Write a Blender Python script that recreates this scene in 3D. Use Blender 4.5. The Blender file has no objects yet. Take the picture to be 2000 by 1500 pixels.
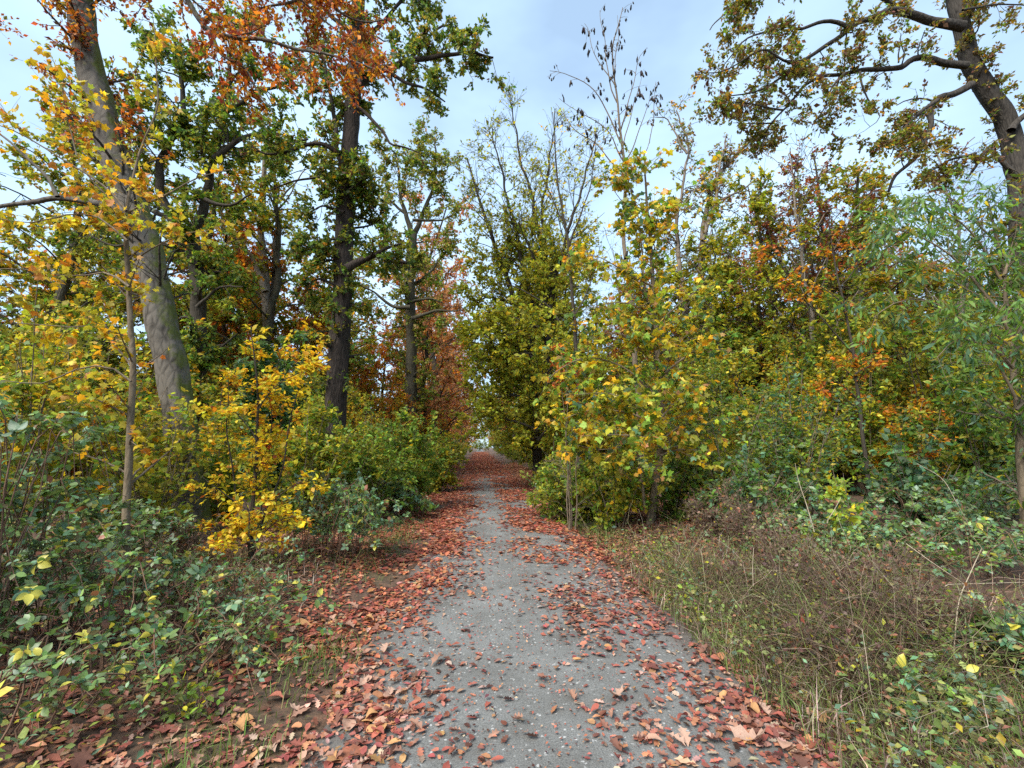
import bpy, math
import numpy as np
from mathutils import Matrix, Vector

# ------------------------------------------------------------------ camera
FPX = 900.0                                   # focal length in pixels of a 2000 px wide picture
PITCH = math.atan(122 / FPX)
YAW = math.atan(65 / FPX * math.cos(PITCH))
CAM = np.array([0.0, 0.0, 1.6])
scene = bpy.context.scene
COL = scene.collection
cd = bpy.data.cameras.new("camera")
cd.sensor_fit = 'HORIZONTAL'; cd.sensor_width = 36.0; cd.lens = 36.0 * FPX / 2000
cd.clip_start = 0.05; cd.clip_end = 2000
cam = bpy.data.objects.new("camera", cd); COL.objects.link(cam)
cam.location = CAM; cam.rotation_euler = (math.pi / 2 + PITCH, 0, -YAW)
scene.camera = cam

# ------------------------------------------------------------------ world, sun, exposure
SUN_EL, SUN_AZ = math.radians(48), math.radians(222)   # azimuth from +Y clockwise: behind the camera, to the left
W = bpy.data.worlds.new("World"); scene.world = W; W.use_nodes = True
nt = W.node_tree; nt.nodes.clear()
def wn(t, **k):
    n = nt.nodes.new(t)
    for a, b in k.items(): setattr(n, a, b)
    return n
sky = wn('ShaderNodeTexSky', sky_type='NISHITA', sun_disc=False, sun_elevation=SUN_EL, sun_rotation=SUN_AZ)
sky.dust_density = 0.8; sky.ozone_density = 1.5
tc = wn('ShaderNodeTexCoord')
mp = wn('ShaderNodeMapping'); mp.inputs['Scale'].default_value = (1.0, 1.0, 2.2)
nz = wn('ShaderNodeTexNoise'); nz.inputs['Scale'].default_value = 1.7; nz.inputs['Detail'].default_value = 5; nz.inputs['Roughness'].default_value = 0.5
rp = wn('ShaderNodeValToRGB'); rp.color_ramp.elements[0].position = 0.36; rp.color_ramp.elements[1].position = 0.66
rp.color_ramp.elements[0].color = (0.42,) * 3 + (1,); rp.color_ramp.elements[1].color = (0.92,) * 3 + (1,)
mx = wn('ShaderNodeMix', data_type='RGBA'); mx.inputs['B'].default_value = (4.6, 6.4, 8.3, 1)
bg = wn('ShaderNodeBackground'); bg.inputs['Strength'].default_value = 0.073
wo = wn('ShaderNodeOutputWorld')
L = nt.links.new
L(tc.outputs['Generated'], mp.inputs[0]); L(mp.outputs[0], nz.inputs['Vector']); L(nz.outputs['Fac'], rp.inputs[0])
L(rp.outputs[0], mx.inputs['Factor']); L(sky.outputs[0], mx.inputs['A']); L(mx.outputs['Result'], bg.inputs[0]); L(bg.outputs[0], wo.inputs[0])
sd = bpy.data.lights.new("sun", 'SUN'); sd.energy = 2.8; sd.angle = math.radians(35); sd.color = (1, 0.95, 0.87)
sun = bpy.data.objects.new("sun", sd); COL.objects.link(sun)
sv = Vector((math.sin(SUN_AZ) * math.cos(SUN_EL), math.cos(SUN_AZ) * math.cos(SUN_EL), math.sin(SUN_EL)))
sun.rotation_euler = (-sv).to_track_quat('-Z', 'Y').to_euler()
vs = scene.view_settings
vs.view_transform = 'Standard'; vs.look = 'None'; vs.gamma = 1; vs.use_curve_mapping = False; vs.exposure = 1.45
cy = scene.cycles
cy.max_bounces = 9; cy.diffuse_bounces = 5; cy.glossy_bounces = 2; cy.transmission_bounces = 5; cy.transparent_max_bounces = 4
cy.use_denoising = False; cy.use_adaptive_sampling = True; cy.adaptive_threshold = 0.015
cy.caustics_reflective = False; cy.caustics_refractive = False

# ------------------------------------------------------------------ helpers
RT = np.array([math.cos(YAW), -math.sin(YAW), 0])
FW = np.array([math.sin(YAW) * math.cos(PITCH), math.cos(YAW) * math.cos(PITCH), math.sin(PITCH)])
UP = np.array([-math.sin(YAW) * math.sin(PITCH), -math.cos(YAW) * math.sin(PITCH), math.cos(PITCH)])
Z = np.array([0, 0, 1.0])
def at(px, py, d):
    v = FW + (px - 1000) / FPX * RT + (750 - py) / FPX * UP
    return CAM + v * d / v[1]
def pts(lst, d):
    return np.array([at(p[0], p[1], p[2] if len(p) > 2 else d) for p in lst])
def nrm(v): return v / np.maximum(np.linalg.norm(v, axis=-1, keepdims=True), 1e-9)
def sstep(a, b, x):
    t = np.clip((x - a) / (b - a), 0, 1); return t * t * (3 - 2 * t)
def wav(x, y, s=0.0):
    return (np.sin(x * 1.3 + s + 1.7 * np.sin(y * 0.7 + s)) + np.sin(y * 1.7 - s * 2 + 1.3 * np.sin(x * 1.1 + 2 + s)) + np.sin((x + y) * 2.9 + s * 3) * 0.5) / 2.5
def gz(x, y):
    """height of the ground"""
    x = np.asarray(x, float); y = np.asarray(y, float)
    side_r = sstep(1.9, 3.6, x); side_l = sstep(1.0, 3.0, -x)
    return -0.03 + 0.26 * side_r + 0.14 * side_l + (side_r + side_l) * (0.07 * wav(x * 0.9, y * 0.8, 1) + 0.02 * wav(x * 3, y * 3, 4))
def spline(P, n):
    P = np.asarray(P, float)
    if len(P) == 2: P = np.array([P[0], (P[0] + P[1]) / 2, P[1]])
    Q = np.vstack([2 * P[0] - P[1], P, 2 * P[-1] - P[-2]])
    seg = np.linalg.norm(np.diff(P, axis=0), axis=1); s = np.r_[0, np.cumsum(seg)]
    u = np.linspace(0, s[-1], n); i = np.clip(np.searchsorted(s, u, 'right') - 1, 0, len(seg) - 1)
    t = ((u - s[i]) / seg[i])[:, None]
    a, b, c, e = Q[i], Q[i + 1], Q[i + 2], Q[i + 3]
    return 0.5 * (2 * b + (c - a) * t + (2 * a - 5 * b + 4 * c - e) * t ** 2 + (3 * b - a - 3 * c + e) * t ** 3)
def length(P): return float(np.linalg.norm(np.diff(P, axis=0), axis=1).sum())

def mesh_np(name, V, F, mat, col=None, smooth=True):
    me = bpy.data.meshes.new(name)
    V = np.ascontiguousarray(V, np.float32).reshape(-1, 3); F = np.ascontiguousarray(F, np.int32)
    n, k = F.shape
    me.vertices.add(len(V)); me.vertices.foreach_set('co', V.ravel())
    me.loops.add(n * k); me.loops.foreach_set('vertex_index', F.ravel())
    me.polygons.add(n); me.polygons.foreach_set('loop_start', np.arange(0, n * k, k, dtype=np.int32))
    if smooth: me.polygons.foreach_set('use_smooth', np.ones(n, bool))
    if col is not None:
        a = me.color_attributes.new('col', 'FLOAT_COLOR', 'POINT')
        c = np.ones((len(V), 4), np.float32); c[:, :3] = col; a.data.foreach_set('color', c.ravel())
    me.update(calc_edges=True)
    me.materials.append(mat)
    return me
def link(name, me, parent=None, loc=None):
    o = bpy.data.objects.new(name, me); COL.objects.link(o)
    if parent is not None: o.parent = parent
    if loc is not None: o.location = loc
    return o
def tag(o, label=None, cat=None, group=None, kind=None):
    if label: o['label'] = label
    if cat: o['category'] = cat
    if group: o['group'] = group
    if kind: o['kind'] = kind
    return o
def empty(name, loc, label, cat, group=None):
    o = bpy.data.objects.new(name, None); COL.objects.link(o); o.location = loc
    return tag(o, label, cat, group)

def tubes(P, R, ns):
    """P (N,K,3), R (N,K) -> verts, quads"""
    P = np.asarray(P, float); R = np.asarray(R, float)
    N, K, _ = P.shape
    T = nrm(np.gradient(P, axis=1))
    m = np.abs(T.mean(axis=1)); ref = np.eye(3)[np.argmin(m, axis=1)][:, None, :]
    X = nrm(np.cross(T, ref)); Y = np.cross(T, X)
    a = np.arange(ns) * 2 * math.pi / ns
    V = P[:, :, None, :] + R[:, :, None, None] * (np.cos(a)[:, None] * X[:, :, None, :] + np.sin(a)[:, None] * Y[:, :, None, :])
    base = (np.arange(N) * K * ns)[:, None, None]; k = np.arange(K - 1)[None, :, None] * ns; j = np.arange(ns)[None, None, :]; j2 = (j + 1) % ns
    F = np.stack([base + k + j, base + k + j2, base + k + ns + j2, base + k + ns + j], -1).reshape(-1, 4)
    return V.reshape(-1, 3), F
def stem_mesh(name, P, R, ns, mat, origin, rough=0.06, flare=0.0, seed=0):
    P = np.asarray(P, float); K = len(P)
    V, F = tubes(P[None], np.asarray(R)[None], ns)
    V = V.reshape(K, ns, 3); c = P[:, None, :]; a = np.arange(ns) * 2 * math.pi / ns
    s = np.r_[0, np.cumsum(np.linalg.norm(np.diff(P, axis=0), axis=1))][:, None]
    f = 1 + rough * (np.sin(3 * a + s * 1.1 + seed) * 0.6 + np.sin(5 * a - s * 2.3 + seed * 2) * 0.4 + np.sin(2 * a + s * 5.1 + seed) * 0.35 + 0.4 * np.sin(7 * a + 4 * np.sin(s * 2 + seed)))
    f = f + flare * np.exp(-s / 0.35) * (1 + 0.35 * np.sin(5 * a + seed))
    V = c + (V - c) * f[:, :, None]
    return mesh_np(name, V.reshape(-1, 3) - origin, F, mat)

def grow(P, R, rng, cnt, t0, t1, Ls, ang, up=0.0, curl=0.0, wob=0.15, K=5, rr=0.5, rmin=0.004, rmax=1, flat=1.0, tip=0.4, side=None):
    P = np.asarray(P, float); N, Kp, _ = P.shape
    cnt = np.full(N, cnt) if np.isscalar(cnt) else np.asarray(cnt)
    idx = np.repeat(np.arange(N), cnt); M = len(idx)
    t = t0 + (t1 - t0) * rng.random(M)
    f = t * (Kp - 1); i = np.clip(f.astype(int), 0, Kp - 2); w = (f - i)[:, None]
    p = P[idx, i] * (1 - w) + P[idx, i + 1] * w
    T = nrm(P[idx, i + 1] - P[idx, i]); r = R[idx, i] * (1 - w[:, 0]) + R[idx, i + 1] * w[:, 0]
    v = rng.normal(size=(M, 3))
    if side is not None: v = v + side
    q = v - (v * T).sum(1, keepdims=True) * T; q[:, 2] *= flat; q = nrm(q)
    a = np.radians(rng.normal(ang[0], ang[1], M))[:, None]
    d = nrm(T * np.cos(a) + q * np.sin(a) + up * Z)
    ln = rng.uniform(Ls[0], Ls[1], M) * (1 - tip * t)
    out = np.zeros((M, K, 3)); out[:, 0] = p
    for k in range(1, K):
        out[:, k] = out[:, k - 1] + d * (ln / (K - 1))[:, None]
        d = nrm(d + wob * rng.normal(size=(M, 3)) + curl * Z)
    r0 = np.clip(r * rr * rng.uniform(0.6, 1, M), rmin, rmax)
    rad = r0[:, None] * np.linspace(1, 0.4, K)[None]
    return out, np.maximum(rad, rmin * 0.5)

# leaf shapes: unit length along +Y, normal +Z
def _sym(half, tris_half, mid):
    """half: right-hand outline points, mid: points on the midrib; indices: mids first, then rights, then lefts"""
    V = [*mid, *half, *[(-x, y, z) for x, y, z in half]]
    nm, nh = len(mid), len(half)
    F = []
    for t in tris_half:
        F.append(t); F.append(tuple((i + nh if i >= nm else i) for i in (t[0], t[2], t[1])))
    return np.array(V, float), np.array(F, int)
LEAF = {
    'rhomb': (np.array([(0, 0, 0), (.30, .45, .07), (0, 1, -.05), (-.30, .45, .07)], float), np.array([(0, 1, 2), (0, 2, 3)])),
    'ovate': _sym([(.25, .20, .05), (.29, .56, .05)], [(0, 3, 1), (3, 4, 1), (4, 2, 1)], [(0, 0, 0), (0, .5, 0), (0, 1, -.08)]),
    'maple': _sym([(.46, .02, -.06), (.36, .26, .03), (.58, .56, -.08), (.27, .60, .03)],
                  [(0, 3, 1), (3, 4, 1), (4, 5, 1), (5, 6, 1), (6, 2, 1)], [(0, 0, 0), (0, .32, 0), (0, 1, -.12)]),
    'ovate_f': _sym([(.12, .05, .02), (.25, .20, .05), (.31, .40, .06), (.28, .60, .05), (.18, .79, .02), (.07, .92, -.03)],
                    [(0, 4, 1), (4, 5, 1), (5, 6, 1), (6, 7, 2), (7, 8, 2), (8, 9, 2), (9, 3, 2), (6, 2, 1)], [(0, 0, 0), (0, .33, 0), (0, .66, -.01), (0, 1, -.07)]),
    'maple_f': _sym([(.12, -.06, 0), (.40, -.04, -.05), (.33, .11, 0), (.50, .18, -.04), (.60, .42, -.08), (.44, .43, -.01), (.33, .50, .02), (.27, .68, -.03), (.15, .76, -.02)],
                    [(0, 3, 1), (3, 4, 1), (4, 5, 1), (5, 6, 1), (6, 7, 1), (7, 8, 1), (8, 9, 1), (9, 10, 1), (10, 11, 1), (11, 2, 1)], [(0, 0, 0), (0, .30, .02), (0, 1, -.12)]),
    'oak': _sym([(.05, .10, 0), (.21, .22, .04), (.10, .34, .01), (.29, .47, .05), (.15, .57, .01), (.25, .74, .03), (.08, .84, 0)],
                [(0, 4, 1), (4, 5, 1), (5, 6, 1), (6, 7, 1), (7, 8, 1), (8, 2, 1), (8, 9, 2), (9, 10, 2), (10, 3, 2)],
                [(0, 0, 0), (0, .36, -.01), (0, .68, 0), (0, 1, -.04)]),
    'long': (np.array([(0, 0, 0), (.12, .33, .03), (.10, .70, -.05), (0, 1, -.18), (-.10, .70, -.05), (-.12, .33, .03)], float),
             np.array([(0, 1, 5), (1, 2, 4), (1, 4, 5), (2, 3, 4)])),
    'clump': (np.array([(0, 0, 0), (.30, .30, .10), (.16, .62, -.05), (-.12, .95, .1), (-.36, .5, .06), (.42, .75, .15)], float),
              np.array([(0, 1, 2), (0, 2, 4), (2, 3, 4), (1, 5, 2)])),
    'pod': (np.array([(.10, .12, 0), (0, 0, .0), (-.10, .12, 0), (.15, .7, .07), (-.15, .75, -.07), (0, 1, 0), (0, .45, .16), (0, .55, -.16)], float),
            np.array([(1, 0, 6), (1, 6, 2), (0, 3, 6), (3, 5, 6), (5, 4, 6), (4, 2, 6), (1, 7, 0), (1, 2, 7), (0, 7, 3), (3, 7, 5), (5, 7, 4), (4, 7, 2)])),
}
def leaves_on(P, rng, per, size, t0=0.15, droop=0.2, flat=0.6, spread=0.02, along=0.5):
    N, K, _ = P.shape
    idx = np.repeat(np.arange(N), per); M = len(idx)
    t = t0 + (1 - t0) * rng.random(M); f = t * (K - 1); i = np.clip(f.astype(int), 0, K - 2); w = (f - i)[:, None]
    p = P[idx, i] * (1 - w) + P[idx, i + 1] * w + rng.normal(size=(M, 3)) * spread
    T = nrm(P[idx, i + 1] - P[idx, i]); v = rng.normal(size=(M, 3)); v[:, 2] *= (1 - 0.6 * flat)
    y = nrm(T * along + nrm(v) * 0.9 - droop * Z)
    n = nrm(flat * Z + (1.05 - flat) * rng.normal(size=(M, 3))); n = nrm(n - (n * y).sum(1, keepdims=True) * y)
    x = np.cross(y, n)
    s = size * np.exp(rng.normal(0, 0.22, M))
    return dict(p=p, x=x, y=y, z=n, s=s, b=idx)
def cat_leaves(*ls):
    off = 0; out = {k: [] for k in 'pxyzsb'}
    for l in ls:
        for k in 'pxyzs': out[k].append(l[k])
        out['b'].append(l['b'] + off); off += int(l['b'].max()) + 1 if len(l['b']) else 0
    return {k: np.concatenate(v) for k, v in out.items()}
def take(l, m): return {k: v[m] for k, v in l.items()}
def leaf_verts(l, shape):
    T, F = LEAF[shape]; n = len(l['s'])
    A = np.stack([l['x'], l['y'], l['z']], 1)               # rows: axes
    V = l['p'][:, None, :] + l['s'][:, None, None] * np.einsum('vk,nkc->nvc', T, A)
    Fa = F[None] + (np.arange(n) * len(T))[:, None, None]
    return V.reshape(-1, 3), Fa.reshape(-1, 3)
def pick_cols(l, pal, rng, coh=0.5, jit=0.24):
    """pal: list of (rgb, weight); leaves of one twig often share a colour"""
    c = np.array([p[0] for p in pal], float); w = np.cumsum([p[1] for p in pal]); w = w / w[-1]
    nb = int(l['b'].max()) + 1
    ub = rng.random(nb)[l['b']]; ul = rng.random(len(ub)); u = np.where(rng.random(len(ub)) < coh, ub, ul)
    i = np.clip(np.searchsorted(w, u), 0, len(c) - 1)
    return c[i] * np.exp(rng.normal(0, jit, (len(i), 1))) * np.exp(rng.normal(0, jit * 0.4, (len(i), 3)))

# ------------------------------------------------------------------ materials
def newmat(name):
    m = bpy.data.materials.new(name); m.use_nodes = True; m.node_tree.nodes.clear(); return m
def leafmat(name, rough=0.5, spec=0.35, trans=0.38):
    m = newmat(name); t = m.node_tree; N = t.nodes.new; Lk = t.links.new
    a = N('ShaderNodeVertexColor'); a.layer_name = 'col'
    g = N('ShaderNodeNewGeometry')
    b = N('ShaderNodeMix'); b.data_type = 'RGBA'; b.blend_type = 'MULTIPLY'; b.inputs['B'].default_value = (1.15, 1.12, 1.3, 1)
    Lk(g.outputs['Backfacing'], b.inputs['Factor']); Lk(a.outputs['Color'], b.inputs['A'])
    n = N('ShaderNodeTexNoise'); n.inputs['Scale'].default_value = 45; n.inputs['Detail'].default_value = 2
    r = N('ShaderNodeMapRange'); r.inputs['From Min'].default_value = .3; r.inputs['From Max'].default_value = .7; r.inputs['To Min'].default_value = .78; r.inputs['To Max'].default_value = 1.18
    tx = N('ShaderNodeTexCoord'); Lk(tx.outputs['Object'], n.inputs['Vector']); Lk(n.outputs['Fac'], r.inputs['Value'])
    mu = N('ShaderNodeVectorMath'); mu.operation = 'SCALE'; Lk(b.outputs['Result'], mu.inputs[0]); Lk(r.outputs['Result'], mu.inputs['Scale'])
    p = N('ShaderNodeBsdfPrincipled'); p.inputs['Roughness'].default_value = rough; p.inputs['Specular IOR Level'].default_value = spec
    Lk(mu.outputs[0], p.inputs['Base Color'])
    tr = N('ShaderNodeBsdfTranslucent'); sc = N('ShaderNodeVectorMath'); sc.operation = 'MULTIPLY'; sc.inputs[1].default_value = (1.25, 1.2, .8)
    Lk(mu.outputs[0], sc.inputs[0]); Lk(sc.outputs[0], tr.inputs['Color'])
    x = N('ShaderNodeMixShader'); x.inputs[0].default_value = trans; Lk(p.outputs[0], x.inputs[1]); Lk(tr.outputs[0], x.inputs[2])
    o = N('ShaderNodeOutputMaterial'); Lk(x.outputs[0], o.inputs['Surface'])
    return m
def barkmat(name, dark, light, zscale=0.18, scale=22, bump=0.5, moss=0.0, mossdir=None, rough=0.9):
    m = newmat(name); t = m.node_tree; N = t.nodes.new; Lk = t.links.new
    tx = N('ShaderNodeTexCoord'); mp = N('ShaderNodeMapping'); mp.inputs['Scale'].default_value = (1, 1, zscale); Lk(tx.outputs['Object'], mp.inputs[0])
    v = N('ShaderNodeTexVoronoi'); v.feature = 'DISTANCE_TO_EDGE'; v.inputs['Scale'].default_value = scale; Lk(mp.outputs[0], v.inputs['Vector'])
    n = N('ShaderNodeTexNoise'); n.inputs['Scale'].default_value = scale * 0.8; n.inputs['Detail'].default_value = 6; Lk(mp.outputs[0], n.inputs['Vector'])
    n2 = N('ShaderNodeTexNoise'); n2.inputs['Scale'].default_value = 2.3; n2.inputs['Detail'].default_value = 4; Lk(tx.outputs['Object'], n2.inputs['Vector'])
    ad = N('ShaderNodeMath'); ad.operation = 'MULTIPLY_ADD'; Lk(v.outputs['Distance'], ad.inputs[0]); ad.inputs[1].default_value = 1.2; Lk(n.outputs['Fac'], ad.inputs[2])
    ad2 = N('ShaderNodeMath'); ad2.operation = 'MULTIPLY_ADD'; Lk(n2.outputs['Fac'], ad2.inputs[0]); ad2.inputs[1].default_value = .6; Lk(ad.outputs[0], ad2.inputs[2])
    r = N('ShaderNodeValToRGB'); r.color_ramp.elements[0].position = .55; r.color_ramp.elements[1].position = 1.05 if False else 1.0
    r.color_ramp.elements[0].color = (*dark, 1); r.color_ramp.elements[1].color = (*light, 1); Lk(ad2.outputs[0], r.inputs[0])
    last = r.outputs[0]
    if moss > 0:
        n3 = N('ShaderNodeTexNoise'); n3.inputs['Scale'].default_value = 3.0; n3.inputs['Detail'].default_value = 8; n3.inputs['Roughness'].default_value = .7; Lk(tx.outputs['Object'], n3.inputs['Vector'])
        val = n3.outputs['Fac']
        if mossdir is not None:
            g = N('ShaderNodeNewGeometry'); dt = N('ShaderNodeVectorMath'); dt.operation = 'DOT_PRODUCT'; dt.inputs[1].default_value = mossdir; Lk(g.outputs['Normal'], dt.inputs[0])
            aa = N('ShaderNodeMath'); aa.operation = 'MULTIPLY_ADD'; Lk(dt.outputs['Value'], aa.inputs[0]); aa.inputs[1].default_value = .32; Lk(n3.outputs['Fac'], aa.inputs[2]); val = aa.outputs[0]
        rr = N('ShaderNodeMapRange'); rr.inputs['From Min'].default_value = .75 - moss * .35; rr.inputs['From Max'].default_value = .92 - moss * .35; Lk(val, rr.inputs['Value'])
        mxm = N('ShaderNodeMix'); mxm.data_type = 'RGBA'; mxm.inputs['B'].default_value = (.085, .095, .02, 1); Lk(rr.outputs['Result'], mxm.inputs['Factor']); Lk(last, mxm.inputs['A']); last = mxm.outputs['Result']
    p = N('ShaderNodeBsdfPrincipled'); p.inputs['Roughness'].default_value = rough; p.inputs['Specular IOR Level'].default_value = .2; Lk(last, p.inputs['Base Color'])
    bp = N('ShaderNodeBump'); bp.inputs['Strength'].default_value = bump; bp.inputs['Distance'].default_value = .03; Lk(ad.outputs[0], bp.inputs['Height']); Lk(bp.outputs[0], p.inputs['Normal'])
    o = N('ShaderNodeOutputMaterial'); Lk(p.outputs[0], o.inputs['Surface'])
    return m
M_LEAF = leafmat('leaf_thin', .5, .3, .46); M_GLOSS = leafmat('leaf_waxy', .42, .5, .28); M_DRY = leafmat('leaf_dry', .75, .15, .18); M_GRASS = leafmat('grass_blade', .6, .25, .3)
B_BEECH = barkmat('bark_beech', (.022, .018, .014), (.125, .108, .088), .45, 9, .5, .35, (.8, .1, .1))
B_OAK = barkmat('bark_oak', (.009, .0065, .005), (.048, .036, .029), .16, 20, .9)
B_OAKR = barkmat('bark_oak_grey', (.012, .010, .009), (.055, .047, .039), .2, 18, .7, .2)
B_DARK = barkmat('bark_dark', (.016, .013, .010), (.055, .045, .033), .2, 25, .5)
B_MOSS = barkmat('bark_mossy', (.03, .027, .02), (.085, .075, .052), .3, 15, .6, .5)
B_PALE = barkmat('bark_pale', (.08, .065, .05), (.22, .18, .14), .3, 14, .5, .15)
B_TWIG = barkmat('bark_twig', (.07, .052, .036), (.17, .13, .09), .3, 30, .3)
B_SAP = barkmat('bark_sapling', (.075, .055, .035), (.17, .13, .085), .4, 18, .3, .15)

# colours of the leaves themselves
YEL = (.62, .44, .022); GOLD = (.56, .29, .018); ORA = (.50, .165, .022); RUST = (.30, .075, .02); REDB = (.24, .05, .03); PURP = (.13, .035, .04)
GRN = (.125, .215, .026); OLI = (.24, .24, .03); YGR = (.39, .38, .03); BLG = (.105, .20, .10); DGR = (.06, .105, .03); LGR = (.24, .36, .05); TAN = (.36, .22, .09); BRN = (.17, .085, .045)

# ------------------------------------------------------------------ plant builder
def near_split(l, n):
    d = np.linalg.norm(l['p'] - CAM, axis=1) / l['s']
    v = l['p'] - CAM; dep = v @ FW; u = (v @ RT) / dep * FPX; w = (v @ UP) / dep * FPX
    d = np.where((np.abs(u) < 985) & (np.abs(w) < 740) & (dep > .2), d, 1e9)
    o = np.argsort(d)[:n]; m = np.zeros(len(d), bool); m[o] = True
    m &= d < 1e8
    return m
VARIANTS = {}
def leaf_variants(shape, pal, mat, seed):
    key = (shape, mat.name, tuple(p[0] for p in pal))
    if key not in VARIANTS:
        rng = np.random.default_rng(seed + 77); T, F = LEAF[shape + '_f'] if shape + '_f' in LEAF else LEAF[shape]; out = []
        w = np.array([p[1] for p in pal], float); w /= w.sum()
        for k in range(12):
            c = np.array(pal[rng.choice(len(pal), p=w)][0]) * math.exp(rng.normal(0, .16))
            V = T.copy(); V[:, 2] += rng.normal(0, .25) * V[:, 0] ** 2 + rng.normal(-.1, .15) * (V[:, 1] - .4) ** 2 + rng.normal(0, .12) * V[:, 0] * V[:, 1]
            out.append(mesh_np('leaf', V, F, mat, np.tile(c, (len(V), 1)), False))
        VARIANTS[key] = out
    return VARIANTS[key]
def put_leaves(root, base, l, shape, pal, mat, rng, name='crown', single=0, seed=0, coh=.5):
    """most leaves joined as one part; the `single` largest in view each as a leaf of its own"""
    if single:
        m = near_split(l, single); s = take(l, m); l = take(l, ~m)
        vs_ = leaf_variants(shape, pal, mat, seed)
        for k in range(len(s['s'])):
            o = bpy.data.objects.new('leaf', vs_[rng.integers(len(vs_))]); COL.objects.link(o); o.parent = root
            A = np.eye(4); A[:3, 0] = s['x'][k] * s['s'][k]; A[:3, 1] = s['y'][k] * s['s'][k]; A[:3, 2] = s['z'][k] * s['s'][k]; A[:3, 3] = s['p'][k] - base
            o.matrix_basis = Matrix(A.tolist())
    if len(l['s']) == 0: return
    V, F = leaf_verts(l, shape); c = np.repeat(pick_cols(l, pal, rng, coh), len(LEAF[shape][0]), 0)
    o = link(name, mesh_np(name, V - base, F, mat, c, False), root)
    tag(o, kind='stuff')
    return o
def tree(name, label, cat, stems, levels, leaf, bark, seed, group=None, ns=14, twig_bark=None, base=None, flare=.35, twig_ns=3):
    """stems: dicts p (points), r (r0,r1), n (part name), leafy weight w; levels: growth of branches; leaf: dict or list of dicts"""
    rng = np.random.default_rng(seed)
    P0 = np.asarray(stems[0]['p'], float)
    if base is None: base = P0[0].copy()
    root = empty(name, base, label, cat, group)
    S, SR, W_ = [], [], []
    for k, s in enumerate(stems):
        Q = np.asarray(s['p'], float); Ln = length(Q); K = max(8, int(Ln / s.get('step', .16)))
        C = spline(Q, K); 
        wob = s.get('wob', .012 if k == 0 else .045 if s['r'][0] > .03 else .025)
        u = np.linspace(0, 1, K); ph = rng.random(6) * 6.28
        C = C + wob * np.stack([np.sin(u * Ln * 2.4 + ph[0]) + .5 * np.sin(u * Ln * 5.7 + ph[1]), np.sin(u * Ln * 2.0 + ph[2]) + .5 * np.sin(u * Ln * 6.1 + ph[3]), .6 * np.sin(u * Ln * 2.9 + ph[4])], 1) * np.minimum(1, u * 6)[:, None]
        R = s['r'][0] + (s['r'][1] - s['r'][0]) * u ** s.get('pow', 1 if k == 0 else .75)
        me = stem_mesh(s.get('n', 'limb'), C, R, ns if k == 0 else max(6, ns - 4), bark, base, s.get('rough', .06), flare if k == 0 else 0.0, seed + k)
        link(s.get('n', 'trunk' if k == 0 else 'limb'), me, root)
        C2 = spline(Q, 24) if Ln > 0 else C; C2 = C[np.linspace(0, K - 1, 24).astype(int)]
        S.append(C2); SR.append(np.interp(np.linspace(0, 1, 24), u, R)); W_.append(Ln * s.get('w', 1.0))
    S = np.array(S); SR = np.array(SR); W_ = np.array(W_)
    allP, allR = [(S, SR)], []
    cur = (S, SR)
    for k, lv in enumerate(levels):
        lv = dict(lv); n = lv.pop('n')
        if k == 0:
            cnt = np.maximum(0, np.round(W_ * n)).astype(int)
            keep = cnt > 0; cur = (cur[0][keep], cur[1][keep]); cnt = cnt[keep]
        else: cnt = rng.poisson(n, len(cur[0]))
        cur = grow(cur[0], cur[1], rng, cnt, lv.pop('t0', .15), lv.pop('t1', 1), lv.pop('L'), lv.pop('ang', (50, 15)), **lv)
        allP.append(cur)
    tb = twig_bark or bark
    VV, FF, off = [], [], 0
    for k, (p, r) in enumerate(allP[1:]):
        if not len(p): continue
        V, F = tubes(p, r, 5 if (k == 0 and len(levels) > 1) else twig_ns); VV.append(V); FF.append(F + off); off += len(V)
    if VV: tag(link('branches', mesh_np('branches', np.concatenate(VV) - base, np.concatenate(FF), tb), root), kind='stuff')
    for j, lf in enumerate(leaf if isinstance(leaf, list) else [leaf]):
        if not lf: continue
        lf = dict(lf); src = lf.pop('src', [-1])
        shape = lf.pop('shape'); pal = lf.pop('pal'); mat = lf.pop('mat', M_LEAF); single = lf.pop('single', 0); nm = lf.pop('name', 'crown'); sel = lf.pop('sel', None); coh = lf.pop('coh', .5)
        l = cat_leaves(*[leaves_on(allP[q][0], rng, **lf) for q in src])
        if sel is not None: l = take(l, sel(l['p'], rng))
        l['p'][:, 2] = np.maximum(l['p'][:, 2], gz(l['p'][:, 0], l['p'][:, 1]) + .03)
        put_leaves(root, base, l, shape, pal, mat, rng, nm, single, seed, coh)
    return root
def stem(lst, d, r, **k): return dict(p=pts(lst, d), r=r, **k)
def ground_pt(px, d):
    p = at(px, 900, d); p[2] = gz(p[0], p[1]); return p
def to_ground(lst, d):
    """the first pixel point of a trunk is set on the ground"""
    P = pts(lst, d); b = P[0].copy(); b[2] = float(gz(b[0], b[1])) - .05
    return np.vstack([b, P[1:]])
def trunk(lst, d, r, **k): return dict(p=to_ground(lst, d), r=r, n='trunk', **k)

def copy_tree(o, loc, rz, sc, label=None, group=None):
    c = o.copy(); COL.objects.link(c); c.location = loc; c.rotation_euler = (0, 0, rz); c.scale = (sc[0], sc[0], sc[1])
    if label: c['label'] = label
    if group: c['group'] = group
    for ch in o.children:
        d = ch.copy(); COL.objects.link(d); d.parent = c
    return c
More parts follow.
